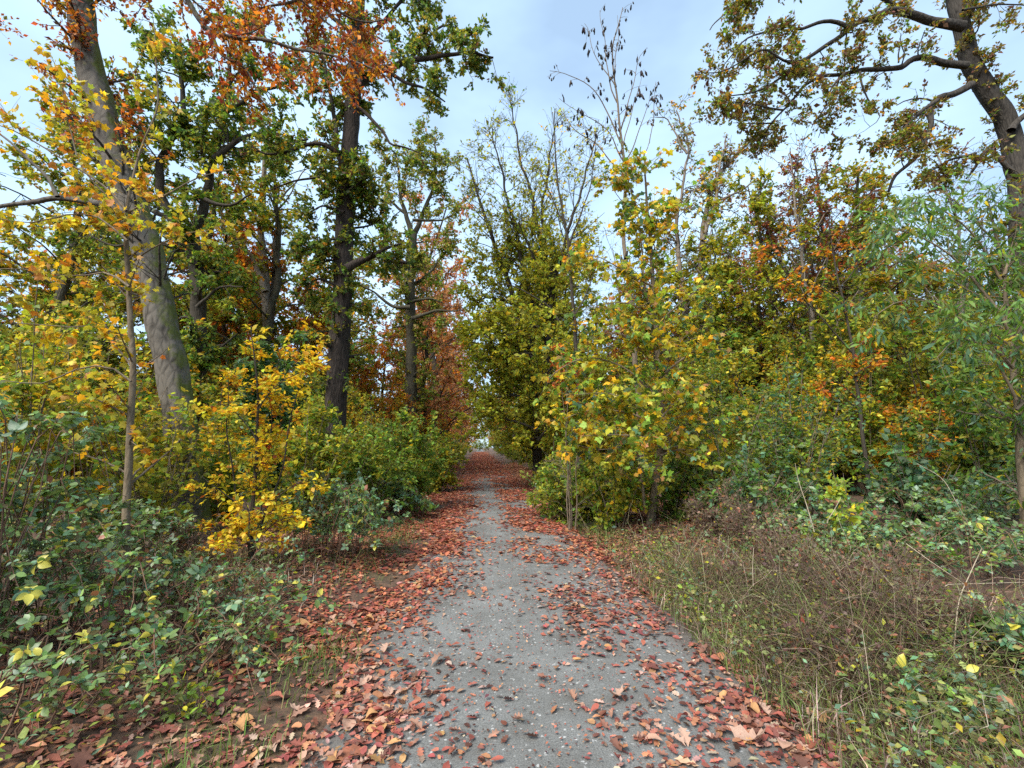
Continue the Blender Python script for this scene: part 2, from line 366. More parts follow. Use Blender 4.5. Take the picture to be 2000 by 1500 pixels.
# ------------------------------------------------------------------ the setting: ground, path
def grid_sheet(name, xs, ys, zf, mat):
    X, Y = np.meshgrid(xs, ys, indexing='ij'); V = np.stack([X, Y, zf(X, Y)], -1).reshape(-1, 3)
    nx, ny = len(xs), len(ys); i = np.arange(nx - 1)[:, None] * ny + np.arange(ny - 1)[None]
    F = np.stack([i, i + ny, i + ny + 1, i + 1], -1).reshape(-1, 4)
    o = link(name, mesh_np(name, V, F, mat)); o['kind'] = 'structure'
    return o
def groundmat():
    m = newmat('forest_floor'); t = m.node_tree; N = t.nodes.new; Lk = t.links.new
    tx = N('ShaderNodeTexCoord')
    n = N('ShaderNodeTexNoise'); n.inputs['Scale'].default_value = 14; n.inputs['Detail'].default_value = 8; n.inputs['Roughness'].default_value = .7; Lk(tx.outputs['Object'], n.inputs['Vector'])
    r = N('ShaderNodeValToRGB'); e = r.color_ramp.elements; e[0].position = .3; e[0].color = (.028, .018, .012, 1); e[1].position = .72; e[1].color = (.20, .095, .055, 1)
    x = e.new(.5); x.color = (.085, .048, .03, 1); Lk(n.outputs['Fac'], r.inputs[0])
    n2 = N('ShaderNodeTexNoise'); n2.inputs['Scale'].default_value = .9; n2.inputs['Detail'].default_value = 6; Lk(tx.outputs['Object'], n2.inputs['Vector'])
    mr = N('ShaderNodeMapRange'); mr.inputs['From Min'].default_value = .5; mr.inputs['From Max'].default_value = .7; mr.inputs['To Max'].default_value = .55; Lk(n2.outputs['Fac'], mr.inputs['Value'])
    mx = N('ShaderNodeMix'); mx.data_type = 'RGBA'; mx.inputs['B'].default_value = (.075, .075, .022, 1); Lk(mr.outputs['Result'], mx.inputs['Factor']); Lk(r.outputs[0], mx.inputs['A'])
    p = N('ShaderNodeBsdfPrincipled'); p.inputs['Roughness'].default_value = .95; Lk(mx.outputs['Result'], p.inputs['Base Color'])
    bp = N('ShaderNodeBump'); bp.inputs['Strength'].default_value = .8; bp.inputs['Distance'].default_value = .05; Lk(n.outputs['Fac'], bp.inputs['Height']); Lk(bp.outputs[0], p.inputs['Normal'])
    o = N('ShaderNodeOutputMaterial'); Lk(p.outputs[0], o.inputs['Surface']); return m
def pathmat():
    m = newmat('path_gravel'); t = m.node_tree; N = t.nodes.new; Lk = t.links.new
    tx = N('ShaderNodeTexCoord')
    n = N('ShaderNodeTexNoise'); n.inputs['Scale'].default_value = 110; n.inputs['Detail'].default_value = 4; n.inputs['Roughness'].default_value = .7; Lk(tx.outputs['Object'], n.inputs['Vector'])
    v = N('ShaderNodeTexVoronoi'); v.inputs['Scale'].default_value = 75; Lk(tx.outputs['Object'], v.inputs['Vector'])
    n2 = N('ShaderNodeTexNoise'); n2.inputs['Scale'].default_value = 1.6; n2.inputs['Detail'].default_value = 7; n2.inputs['Roughness'].default_value = .65; Lk(tx.outputs['Object'], n2.inputs['Vector'])
    r = N('ShaderNodeValToRGB'); e = r.color_ramp.elements; e[0].position = .28; e[0].color = (.058, .058, .055, 1); e[1].position = .75; e[1].color = (.245, .244, .232, 1); Lk(n.outputs['Fac'], r.inputs[0])
    r2 = N('ShaderNodeValToRGB'); e = r2.color_ramp.elements; e[0].position = .32; e[0].color = (.60, .575, .54, 1); e[1].position = .66; e[1].color = (1.12, 1.13, 1.13, 1); Lk(n2.outputs['Fac'], r2.inputs[0])
    mu = N('ShaderNodeMix'); mu.data_type = 'RGBA'; mu.blend_type = 'MULTIPLY'; mu.inputs['Factor'].default_value = 1; Lk(r.outputs[0], mu.inputs['A']); Lk(r2.outputs[0], mu.inputs['B'])
    st = N('ShaderNodeMapRange'); st.inputs['From Min'].default_value = .86; st.inputs['From Max'].default_value = .93; Lk(v.outputs['Color'], st.inputs['Value'])
    mx = N('ShaderNodeMix'); mx.data_type = 'RGBA'; mx.inputs['B'].default_value = (.36, .355, .34, 1); Lk(st.outputs['Result'], mx.inputs['Factor']); Lk(mu.outputs['Result'], mx.inputs['A'])
    # soil trodden in along both edges
    sx = N('ShaderNodeSeparateXYZ'); Lk(tx.outputs['Object'], sx.inputs[0])
    a1 = N('ShaderNodeMath'); a1.operation = 'SUBTRACT'; a1.inputs[1].default_value = .47; Lk(sx.outputs['X'], a1.inputs[0])
    a2 = N('ShaderNodeMath'); a2.operation = 'ABSOLUTE'; Lk(a1.outputs[0], a2.inputs[0])
    a3 = N('ShaderNodeMath'); a3.operation = 'MULTIPLY_ADD'; a3.inputs[1].default_value = .9; Lk(n2.outputs['Fac'], a3.inputs[0]); Lk(a2.outputs[0], a3.inputs[2])
    a4 = N('ShaderNodeMapRange'); a4.inputs['From Min'].default_value = 1.5; a4.inputs['From Max'].default_value = 1.85; a4.inputs['To Max'].default_value = .85; Lk(a3.outputs[0], a4.inputs['Value'])
    ms = N('ShaderNodeMix'); ms.data_type = 'RGBA'; ms.inputs['B'].default_value = (.075, .05, .036, 1); Lk(a4.outputs['Result'], ms.inputs['Factor']); Lk(mx.outputs['Result'], ms.inputs['A']); mx = ms
    p = N('ShaderNodeBsdfPrincipled'); p.inputs['Roughness'].default_value = .82; Lk(mx.outputs['Result'], p.inputs['Base Color'])
    bp = N('ShaderNodeBump'); bp.inputs['Strength'].default_value = .6; bp.inputs['Distance'].default_value = .008; Lk(n.outputs['Fac'], bp.inputs['Height']); Lk(bp.outputs[0], p.inputs['Normal'])
    o = N('ShaderNodeOutputMaterial'); Lk(p.outputs[0], o.inputs['Surface']); return m
xs = np.unique(np.round(np.r_[np.linspace(-300, -40, 8), np.linspace(-40, -8, 30), np.linspace(-8, 8, 70), np.linspace(8, 40, 30), np.linspace(40, 300, 8)], 3))
ys = np.unique(np.round(np.r_[np.linspace(-60, -4, 10), np.linspace(-4, 16, 80), np.linspace(16, 60, 60), np.linspace(60, 500, 40)], 3))
grid_sheet('ground', xs, ys, gz, groundmat())
PL, PR = -0.86, 1.80
ys = np.unique(np.round(np.r_[np.linspace(-8, 0, 12), np.linspace(0, 20, 140), np.linspace(20, 300, 120)], 3)); us = np.linspace(-1, 1, 29)
U, Y = np.meshgrid(us, ys, indexing='ij')
wL = PL - .04 * np.sin(Y * 1.9 + np.sin(Y * .8)) - .03 * np.sin(Y * 5.3) ; wR = PR + .04 * np.sin(Y * 1.6 + 1) + .03 * np.sin(Y * 4.7)
X = wL + (wR - wL) * (U + 1) / 2
def path_z(x): 
    return .012 + .035 * (1 - np.clip(np.abs((x - .47) / 1.33), 0, 1.15) ** 2.5)
Vp = np.stack([X, Y, path_z(X) + .004 * wav(X * 4, Y * 3, 2)], -1).reshape(-1, 3); ny = len(ys)
i = np.arange(28)[:, None] * ny + np.arange(ny - 1)[None]
o = link('path', mesh_np('path', Vp, np.stack([i, i + ny, i + ny + 1, i + 1], -1).reshape(-1, 4), pathmat())); o['kind'] = 'structure'
def surf(x, y):
    on = (x > PL - .05) & (x < PR + .05)
    return np.where(on, path_z(x), gz(x, y))

# ------------------------------------------------------------------ the trees that stand out
BE1 = dict(L=(.9, 2.2), ang=(45, 15), up=.0, wob=.12, K=7, rr=.45, rmin=.008, flat=.5)
# A leaning beech on the left
d = 8.6
A_tr = trunk([(385, 985), (360, 870), (338, 740), (318, 640), (298, 540), (268, 430), (228, 320), (196, 210), (170, 100), (152, -10), (118, -220), (95, -420)], d, (.262, .19), step=.1, rough=.06)
tree('beech_tree', 'thick leaning grey beech trunk with moss, orange crown overhead', 'tree', [
    A_tr,
    stem([(142, -60), (230, -75), (330, -40), (380, 25), (410, 62), (450, 70), (520, 78), (600, 98), (690, 125), (760, 150)], 8.2, (.085, .012)),
    stem([(408, 60), (440, 105), (470, 130), (500, 180), (535, 222)], 8.1, (.04, .008)),
    stem([(128, -160), (260, -190), (400, -150), (520, -70), (610, -10), (680, 30), (760, 40)], 9.2, (.10, .014)),
    stem([(610, -20), (545, 12), (490, 30), (440, 60)], 9.0, (.04, .008)),
    stem([(330, -80), (450, -60), (560, -20), (640, 40), (690, 90)], 8.8, (.06, .01)),
    stem([(132, -120), (60, -100), (10, -40), (-40, 20)], 8.0, (.05, .01), w=.7),
    stem([(250, 420), (185, 392), (112, 384), (50, 398), (-20, 412)], 8.2, (.075, .03), w=.0),
    stem([(112, 384), (80, 340), (40, 290), (-20, 240)], 8.1, (.035, .012), w=.0),
], [dict(n=4.2, t0=.25, L=(.5, 1.6), ang=(55, 18), wob=.13, K=5, rr=.4, rmin=.005, rmax=.03, flat=.6), dict(n=6, L=(.25, .7), ang=(48, 15), wob=.12, K=3, rmin=.003, rr=.5)],
    dict(shape='rhomb', size=.088, per=11, src=[-1, -2], droop=.35, flat=.35, pal=[(ORA, 3), (RUST, 3), (GOLD, 1.4), (REDB, 1.8), ((.55, .23, .02), 2), (OLI, .8), (BRN, 1)],
         sel=lambda p, r: ((p[:, 2] > 7.2))), B_BEECH, 11, ns=28, twig_bark=B_DARK, flare=.08)
# B slim yellow maple sapling in front of it
d = 5.2
tree('maple_sapling', 'slim pale sapling pole with yellow maple leaves in front of leaning beech', 'tree', [
    trunk([(262, 950), (259, 800), (253, 640), (248, 500), (247, 410)], d, (.040, .022), step=.06),
    stem([(247, 412), (262, 345), (285, 260), (300, 190), (305, 110), (300, 30)], d, (.018, .004)),
    stem([(247, 412), (190, 352), (120, 310), (40, 262), (-30, 235)], 5.0, (.014, .004)),
    stem([(248, 430), (165, 330), (135, 240), (120, 150)], 5.3, (.012, .004)),
    stem([(250, 415), (310, 385), (380, 350), (450, 330)], 5.0, (.012, .004)),
    stem([(249, 470), (200, 430), (130, 420), (50, 430), (-20, 420)], 4.9, (.011, .004)),
    stem([(252, 560), (200, 530), (130, 535), (40, 525), (-30, 530)], 5.0, (.012, .004)),
    stem([(250, 520), (310, 470), (380, 450), (420, 460)], 5.3, (.010, .003)),
    stem([(256, 745), (215, 718), (150, 722), (80, 745), (0, 740)], 5.0, (.012, .004)),
    stem([(254, 660), (190, 640), (120, 640), (30, 630)], 5.3, (.011, .004)),
], [dict(n=5.5, t0=.2, L=(.25, .75), ang=(50, 15), up=.1, wob=.1, K=5, rr=.45, rmin=.0025, flat=.7), dict(n=3, L=(.12, .35), ang=(45, 15), wob=.1, K=3, rmin=.0018)],
    dict(shape='maple', size=.06, per=5, droop=.35, flat=.5, single=290, src=[-1, -2], pal=[(YEL, 4), (GOLD, 2.4), ((.5, .42, .04), 3), (YGR, 2.5), (OLI, 1), ((.5, .2, .03), .7), (TAN, .5)]), B_SAP, 12, ns=12, twig_bark=B_TWIG, flare=.2)
# C green oak behind the beech
d = 15
OAKL = [dict(n=3.0, t0=.1, L=(.8, 2.0), ang=(55, 20), wob=.2, K=6, rr=.45, rmin=.012, rmax=.06), dict(n=5, L=(.4, 1.0), ang=(50, 18), wob=.22, K=5, rmin=.006, rr=.5), dict(n=3, L=(.2, .5), ang=(50, 18), wob=.2, K=2, rmin=.005)]
tree('oak_tree', 'dense green oak with forked dark trunk behind the leaning beech', 'tree', [
    trunk([(392, 800), (388, 650), (384, 540), (374, 455)], d, (.26, .20), step=.15),
    stem([(374, 460), (335, 425), (312, 375), (325, 290), (360, 215), (350, 120), (330, 40)], d, (.17, .04), w=1.1),
    stem([(376, 460), (402, 385), (418, 310), (440, 220), (450, 120), (470, 30)], 15.4, (.17, .04), w=1.1),
    stem([(330, 285), (270, 250), (220, 200), (190, 150)], 14.5, (.10, .03)),
    stem([(418, 310), (470, 270), (520, 260), (560, 285), (600, 270)], 14.6, (.10, .03)),
    stem([(440, 220), (500, 180), (560, 160), (600, 120)], 15.2, (.09, .03)),
    stem([(335, 425), (280, 400), (220, 330), (150, 300)], 15.5, (.09, .03)),
    stem([(400, 390), (450, 400), (490, 380)], 14.2, (.08, .02)),
    stem([(384, 600), (430, 560), (470, 560)], 14.3, (.06, .02), w=.6),
    stem([(380, 500), (300, 470), (230, 480), (160, 450)], 15, (.08, .02)),
], OAKL, dict(shape='rhomb', size=.135, per=9, droop=.1, flat=.4, src=[-1, -2], pal=[(GRN, 4), (OLI, 3), (DGR, 2), ((.22, .26, .03), 2), (GOLD, .25)]), B_DARK, 13, ns=16, twig_bark=B_DARK)
# D the tall dark oak beside the path
d = 14
tree('oak_tree', 'tall dark oak trunk left of the path, green tufts up its trunk', 'tree', [
    trunk([(650, 850), (660, 720), (668, 600), (671, 480), (674, 380), (683, 280), (690, 190), (694, 100), (700, 0), (708, -140), (700, -260)], d, (.33, .17), step=.12, w=1.0),
    stem([(691, 185), (712, 155), (752, 136), (800, 115), (860, 112), (915, 103), (965, 112)], 13.6, (.16, .03), w=1.5),
    stem([(752, 136), (790, 160), (830, 175), (870, 200)], 13.2, (.07, .02), w=1.2),
    stem([(800, 115), (840, 70), (880, 50), (930, 70)], 14.2, (.06, .02), w=1.4),
    stem([(689, 205), (718, 222), (742, 252), (762, 283), (790, 290), (822, 299)], 13.4, (.07, .018), w=.12),
    stem([(678, 525), (705, 508), (735, 498), (770, 508), (815, 515)], 13.2, (.13, .04), w=1.5),
    stem([(735, 498), (770, 480), (800, 470)], 12.8, (.06, .02), w=1.8),
    stem([(672, 345), (640, 345), (590, 352), (555, 358), (520, 372)], 14.5, (.06, .015), w=.3),
    stem([(672, 330), (655, 280), (650, 210), (640, 150), (620, 90)], 13.6, (.10, .03), w=1.0),
    stem([(665, 300), (610, 280), (565, 293), (520, 300), (490, 290)], 13.2, (.08, .02), w=1.2),
    stem([(694, 100), (740, 50), (790, 0), (850, -30)], 14.2, (.10, .03), w=1),
    stem([(694, 80), (640, 20), (580, -30)], 14.4, (.10, .03), w=1),
    stem([(700, 0), (760, -60), (860, -90)], 13.8, (.1, .03), w=1),
    stem([(672, 415), (630, 400), (600, 415)], 13.6, (.05, .015), w=2.2),
    stem([(674, 380), (710, 350), (745, 345)], 13.6, (.05, .015), w=2.2),
    stem([(670, 470), (620, 470), (590, 490)], 13.7, (.05, .015), w=2.5),
    stem([(668, 560), (620, 545), (590, 560)], 13.7, (.05, .015), w=2.2),
    stem([(671, 450), (720, 440), (750, 430)], 14.4, (.05, .015), w=2),
], [dict(n=2.5, t0=.12, L=(.5, 1.4), ang=(60, 22), wob=.22, K=6, rr=.4, rmin=.01, rmax=.05), dict(n=5, L=(.3, .8), ang=(50, 18), wob=.22, K=4, rmin=.006), dict(n=3, L=(.15, .4), ang=(50, 18), wob=.2, K=2, rmin=.004)],
    dict(shape='rhomb', size=.12, per=9, droop=.1, flat=.4, src=[-1, -2], pal=[(GRN, 3), (OLI, 3), (DGR, 3), ((.22, .22, .03), 2), (GOLD, .3), (BRN, .5)],
         sel=lambda p, r: r.random(len(p)) < np.where(p[:, 2] < 5.6, .5, 1)), B_OAK, 14, ns=24, twig_bark=B_DARK, flare=.3)
# E pale half-dead tree between the two oaks
d = 20
tree('dead_tree', 'pale half-dead tree with crooked bare limbs between the two dark oaks', 'tree', [
    trunk([(525, 800), (520, 580), (512, 480), (510, 430), (516, 340), (520, 250)], d, (.24, .08)),
    stem([(521, 690), (532, 600), (536, 500), (542, 430), (538, 400)], 20.3, (.13, .07), w=.4),
    stem([(538, 402), (562, 372), (585, 345), (600, 330)], 20.2, (.06, .02), w=.3),
    stem([(540, 410), (570, 408), (600, 420)], 20.4, (.05, .015), w=.3),
    stem([(518, 570), (500, 520), (475, 480), (452, 458), (418, 432)], 19.6, (.14, .03), w=.2),
    stem([(510, 440), (490, 415), (455, 395), (430, 370)], 19.5, (.10, .03), w=.3),
    stem([(511, 440), (530, 415), (560, 395), (575, 360)], 20, (.08, .02), w=.4),
], [dict(n=3, t0=.3, L=(.5, 1.3), ang=(55, 20), wob=.3, K=6, rr=.4, rmin=.012, rmax=.03), dict(n=4, L=(.3, .7), ang=(50, 20), wob=.3, K=4, rmin=.008)],
    dict(shape='rhomb', size=.14, per=4, pal=[(OLI, 3), (GRN, 2), (GOLD, 1)], sel=lambda p, r: p[:, 2] > 11.5), B_PALE, 15, ns=14)
# F mossy oak farther along the left side of the path
d = 24
tree('oak_tree', 'mossy oak with crooked limbs, farther along left side of the path', 'tree', [
    trunk([(803, 860), (803, 740), (803, 640), (800, 540), (806, 455)], d, (.32, .24)),
    stem([(805, 460), (788, 405), (778, 345), (772, 300), (745, 285)], d, (.16, .03), w=1.1),
    stem([(807, 460), (832, 405), (850, 340), (848, 280), (840, 260)], 24.5, (.16, .03), w=1.3),
    stem([(801, 600), (765, 596), (728, 570), (700, 555)], 23, (.12, .03), w=.8),
    stem([(804, 622), (850, 608), (895, 606)], 23.2, (.12, .03), w=.6),
    stem([(803, 590), (840, 583), (865, 590)], 23.5, (.09, .03), w=.6),
    stem([(803, 560), (850, 520), (880, 480)], 24.5, (.1, .03), w=1),
    stem([(803, 520), (760, 500), (720, 510)], 24.5, (.1, .03), w=1),
    stem([(806, 430), (860, 430), (900, 410)], 24, (.09, .03), w=.9),
    stem([(795, 420), (750, 380), (720, 330)], 24, (.09, .03), w=.9),
], [dict(n=2.4, t0=.12, L=(.9, 2.2), ang=(55, 20), wob=.25, K=6, rr=.4, rmin=.016, rmax=.07), dict(n=5, L=(.5, 1.1), ang=(50, 18), wob=.25, K=4, rmin=.01), dict(n=3, L=(.25, .6), ang=(50, 18), wob=.2, K=2, rmin=.008)],
    dict(shape='rhomb', size=.155, per=8, droop=.1, flat=.4, src=[-1, -2], pal=[(OLI, 4), (GRN, 2.5), ((.25, .24, .04), 2), (TAN, .6)]), B_MOSS, 16, ns=14, twig_bark=B_DARK)
# H tall hornbeam, right of the path
d = 19
HB = [dict(n=3.3, t0=.1, L=(1.0, 2.6), ang=(42, 14), up=.12, wob=.12, K=7, rr=.4, rmin=.012, rmax=.05, flat=.8), dict(n=6, L=(.5, 1.2), ang=(40, 14), wob=.14, K=3, rmin=.008), dict(n=3, L=(.25, .6), ang=(40, 14), wob=.14, K=2, rmin=.006)]
tree('hornbeam_tree', 'tall yellow-green hornbeam overhanging right side of path, bare twiggy top', 'tree', [
    trunk([(1052, 900), (1040, 740), (1033, 670), (1012, 605), (985, 530), (960, 460), (935, 385), (912, 310)], d, (.22, .03)),
    stem([(1060, 800), (1070, 640), (1062, 520), (1042, 400), (1012, 290), (1000, 200)], 19.4, (.20, .02), w=1.1),
    stem([(1068, 700), (1072, 560), (1060, 420), (1074, 310), (1086, 215)], 19.8, (.15, .02), w=1.1),
    stem([(1070, 620), (1098, 490), (1120, 420), (1150, 320), (1165, 250)], 19, (.13, .02), w=1),
    stem([(1040, 600), (1012, 470), (985, 360), (960, 250)], 18.4, (.12, .02), w=1),
    stem([(1040, 700), (990, 660), (950, 640), (930, 640)], 18, (.08, .02), w=1.6),
    stem([(1040, 740), (990, 720), (950, 720), (925, 730)], 17.6, (.08, .02), w=1.8),
    stem([(1045, 790), (1000, 770), (960, 780)], 17.4, (.07, .02), w=1.8),
    stem([(1050, 650), (1010, 600), (960, 580), (935, 590)], 18.6, (.07, .02), w=1.6),
    stem([(1055, 600), (1090, 560), (1130, 560)], 18, (.07, .02), w=1.4),
    stem([(1055, 740), (1100, 700), (1140, 700)], 18, (.07, .02), w=1.6),
    stem([(1050, 560), (1000, 510), (950, 500)], 18.6, (.06, .02), w=1.4),
    stem([(1050, 840), (1000, 820), (950, 815)], 17.2, (.06, .02), w=2.4), stem([(1050, 860), (1090, 820), (1120, 800)], 17.4, (.06, .02), w=2.4),
    stem([(1045, 690), (1000, 690), (960, 690)], 16.8, (.06, .02), w=2.4), stem([(1055, 640), (1030, 630), (1000, 620)], 16.6, (.06, .02), w=2.4), stem([(1060, 760), (1080, 740), (1100, 740)], 16.8, (.06, .02), w=2.4),
    stem([(1055, 560), (1100, 500), (1130, 470)], 18.6, (.06, .02), w=2), stem([(1050, 520), (1020, 450), (990, 430)], 18, (.06, .02), w=2),
    stem([(1092, 628), (1060, 590), (1010, 562), (960, 550)], 16.5, (.05, .012), w=0),
], HB, dict(shape='rhomb', size=.135, per=10, droop=.12, flat=.45, src=[-1, -2], pal=[(OLI, 2.5), (YGR, 5), ((.33, .36, .04), 4), (GRN, .6), (YEL, 1)],
            sel=lambda p, r: r.random(len(p)) < np.interp(p[:, 2], [6.5, 9.5, 11, 15], [.8, .6, .16, .06])), B_DARK, 17, ns=12)
# I slender dark-stemmed young tree beside it
d = 12
tree('young_ash', 'slender dark stem between hornbeam and yellow maple, few leaves', 'tree', [
    trunk([(1135, 960), (1128, 760), (1122, 640), (1112, 500), (1098, 410), (1086, 320), (1080, 220)], d, (.075, .012)),
    stem([(1112, 480), (1140, 400), (1160, 330), (1165, 260)], d, (.03, .006)),
    stem([(1120, 620), (1150, 560), (1175, 480)], 11.7, (.03, .006)),
    stem([(1105, 440), (1070, 370), (1040, 310)], 12.3, (.025, .006)),
], [dict(n=2.6, t0=.3, L=(.5, 1.3), ang=(40, 14), up=.15, wob=.12, K=6, rr=.4, rmin=.006), dict(n=3, L=(.25, .6), ang=(40, 15), wob=.14, K=3, rmin=.004)],
    dict(shape='rhomb', size=.10, per=2, pal=[(YEL, 3), (OLI, 2), (GOLD, 2)]), B_DARK, 18, ns=10)
# J the ash with hanging seed bunches
d = 10.5
PODB = dict(shape='pod', size=.15, per=2, droop=2.6, flat=.1, along=.0, t0=.55, pal=[((.03, .025, .024), 2), ((.055, .042, .036), 1)], mat=M_DRY, name='seed_bunches')
tree('ash_tree', 'leafless ash rising above the yellow maple, dark seed bunches hanging', 'tree', [
    trunk([(1252, 990), (1248, 800), (1240, 690), (1229, 570), (1218, 440), (1222, 335), (1213, 265), (1203, 180), (1197, 95), (1216, 15)], d, (.085, .008), w=.8),
    stem([(1205, 200), (1185, 140), (1180, 80), (1174, 20)], d, (.02, .005)),
    stem([(1203, 170), (1165, 110), (1150, 60), (1140, 45)], 10.2, (.016, .004)),
    stem([(1216, 285), (1185, 215), (1145, 165), (1105, 145), (1075, 140)], 10.2, (.025, .005)),
    stem([(1221, 320), (1180, 250), (1130, 220), (1095, 190)], 10.8, (.022, .004)),
    stem([(1222, 345), (1170, 285), (1120, 255), (1085, 200)], 10.0, (.022, .004)),
    stem([(1212, 255), (1232, 190), (1245, 120), (1262, 95)], 10.6, (.02, .004)),
    stem([(1216, 290), (1236, 215), (1250, 155)], 10.2, (.016, .004)),
    stem([(1220, 320), (1250, 250), (1275, 190), (1295, 195)], 10.9, (.02, .004)),
    stem([(1200, 150), (1208, 80), (1205, 30)], 10.3, (.014, .004)),
    stem([(1268, 280), (1276, 220), (1282, 158)], 10.5, (.012, .004)),
    stem([(1224, 360), (1262, 300), (1268, 280)], 10.5, (.02, .008), w=0),
], [dict(n=3.4, t0=.42, L=(.2, .55), ang=(48, 14), up=.25, curl=-.16, wob=.08, K=6, rr=.5, rmin=.0055, flat=.8)],
    PODB, B_TWIG, 19, ns=10, twig_bark=B_TWIG)
# K the big oak at the right edge
d = 10.5
tree('oak_tree', 'big spreading oak at the right edge, bare crooked limbs against sky', 'tree', [
    trunk([(2020, 960), (2010, 700), (2002, 500), (1993, 370), (1983, 300), (1965, 238), (1925, 175), (1895, 120), (1880, 55), (1866, 0), (1855, -90), (1850, -200)], d, (.34, .15), step=.1),
    stem([(1880, 52), (1835, 45), (1790, 32), (1752, 15), (1715, 28), (1665, 52), (1635, 78), (1585, 105), (1550, 130), (1520, 155), (1488, 182)], 10.0, (.13, .018)),
    stem([(1660, 55), (1625, 38), (1590, 50), (1560, 56), (1520, 45), (1495, 60), (1450, 85), (1415, 130)], 9.7, (.055, .01)),
    stem([(1752, 15), (1700, -20), (1640, -50), (1560, -60), (1480, -40), (1420, 20), (1390, 60)], 10.3, (.07, .012)),
    stem([(1560, 125), (1520, 118), (1490, 100), (1450, 115), (1400, 140), (1360, 140)], 9.6, (.035, .008)),
    stem([(1888, 128), (1840, 122), (1790, 118), (1755, 133), (1700, 132), (1655, 143), (1600, 152), (1560, 178), (1530, 215), (1500, 250), (1495, 290)], 10.2, (.10, .012)),
    stem([(1650, 143), (1625, 170), (1610, 205), (1590, 245)], 9.8, (.035, .008)),
    stem([(1640, 148), (1628, 190), (1615, 225), (1600, 268)], 10.3, (.03, .008)),
    stem([(1680, 140), (1682, 170), (1695, 200), (1712, 218), (1715, 235), (1690, 255)], 9.8, (.03, .005), w=.5),
    stem([(1755, 122), (1757, 105), (1760, 92)], 10, (.02, .014), w=0),
    stem([(1898, 165), (1865, 182), (1832, 195), (1815, 240), (1790, 300), (1755, 345), (1738, 372)], 9.9, (.095, .03), w=1.1),
    stem([(1832, 195), (1790, 225), (1760, 260), (1735, 310)], 9.4, (.045, .01), w=1.3),
    stem([(1990, 350), (1940, 290), (1900, 330), (1880, 350)], 9.6, (.07, .02), w=.8),
    stem([(1905, 300), (1850, 315), (1800, 345)], 9.6, (.04, .012), w=1.2),
    stem([(1975, 255), (2000, 225), (2060, 170), (2120, 100)], 10.2, (.09, .02)),
    stem([(1893, 30), (1915, -20), (1960, -60), (2030, -100)], 10.3, (.07, .02)),
    stem([(1880, 20), (1930, 10), (2000, 10), (2060, 40)], 9.8, (.03, .008)),
    stem([(1866, -30), (1800, -90), (1700, -110), (1600, -120)], 10.4, (.09, .02)),
    stem([(1530, 215), (1470, 205), (1420, 200), (1385, 220)], 9.8, (.025, .006)),
    stem([(1500, 170), (1450, 185), (1400, 195), (1365, 225)], 9.9, (.025, .006)),
    stem([(1510, 240), (1470, 240), (1430, 240)], 10.2, (.02, .006)),
], [dict(n=3.3, t0=.16, L=(.35, 1.15), ang=(58, 22), wob=.26, K=6, rr=.4, rmin=.006, rmax=.03), dict(n=4.5, L=(.2, .55), ang=(50, 20), wob=.26, K=4, rmin=.004), dict(n=2.5, L=(.1, .3), ang=(50, 18), wob=.2, K=2, rmin=.003)],
    dict(shape='rhomb', size=.088, per=9, droop=.05, flat=.3, src=[-1, -2], pal=[(OLI, 3), ((.17, .13, .035), 3), (GRN, 1.4), (BRN, 2.2), (GOLD, .5)],
         sel=lambda p, r: r.random(len(p)) < .8), B_OAKR, 20, ns=22, twig_bark=B_DARK)
# L red-brown tree
d = 17
tree('cherry_tree', 'slender red-brown leaved tree rising behind the right undergrowth', 'tree', [
    trunk([(1640, 900), (1632, 720), (1622, 600), (1610, 480), (1600, 380), (1590, 300)], d, (.16, .03)),
    stem([(1625, 620), (1580, 520), (1560, 420), (1560, 340)], 17.4, (.08, .02)),
    stem([(1620, 580), (1660, 480), (1680, 400), (1670, 340)], 16.8, (.08, .02)),
    stem([(1622, 600), (1560, 560), (1510, 480), (1500, 420)], 16.6, (.07, .02)),
    stem([(1625, 640), (1690, 570), (1730, 500)], 17, (.07, .02)),
    stem([(1622, 600), (1600, 500), (1620, 420)], 16.4, (.06, .02)),
], [dict(n=3.2, t0=.2, L=(.7, 1.6), ang=(42, 14), up=.2, wob=.14, K=6, rr=.4, rmin=.012), dict(n=5, L=(.4, .8), ang=(42, 15), wob=.15, K=4, rmin=.008)],
    dict(shape='rhomb', size=.115, per=13, droop=.3, flat=.3, src=[-1], pal=[(REDB, 3), (PURP, 1.5), (RUST, 3), (BRN, 3), (OLI, 2), (ORA, 1.5)]), B_DARK, 21, ns=12)
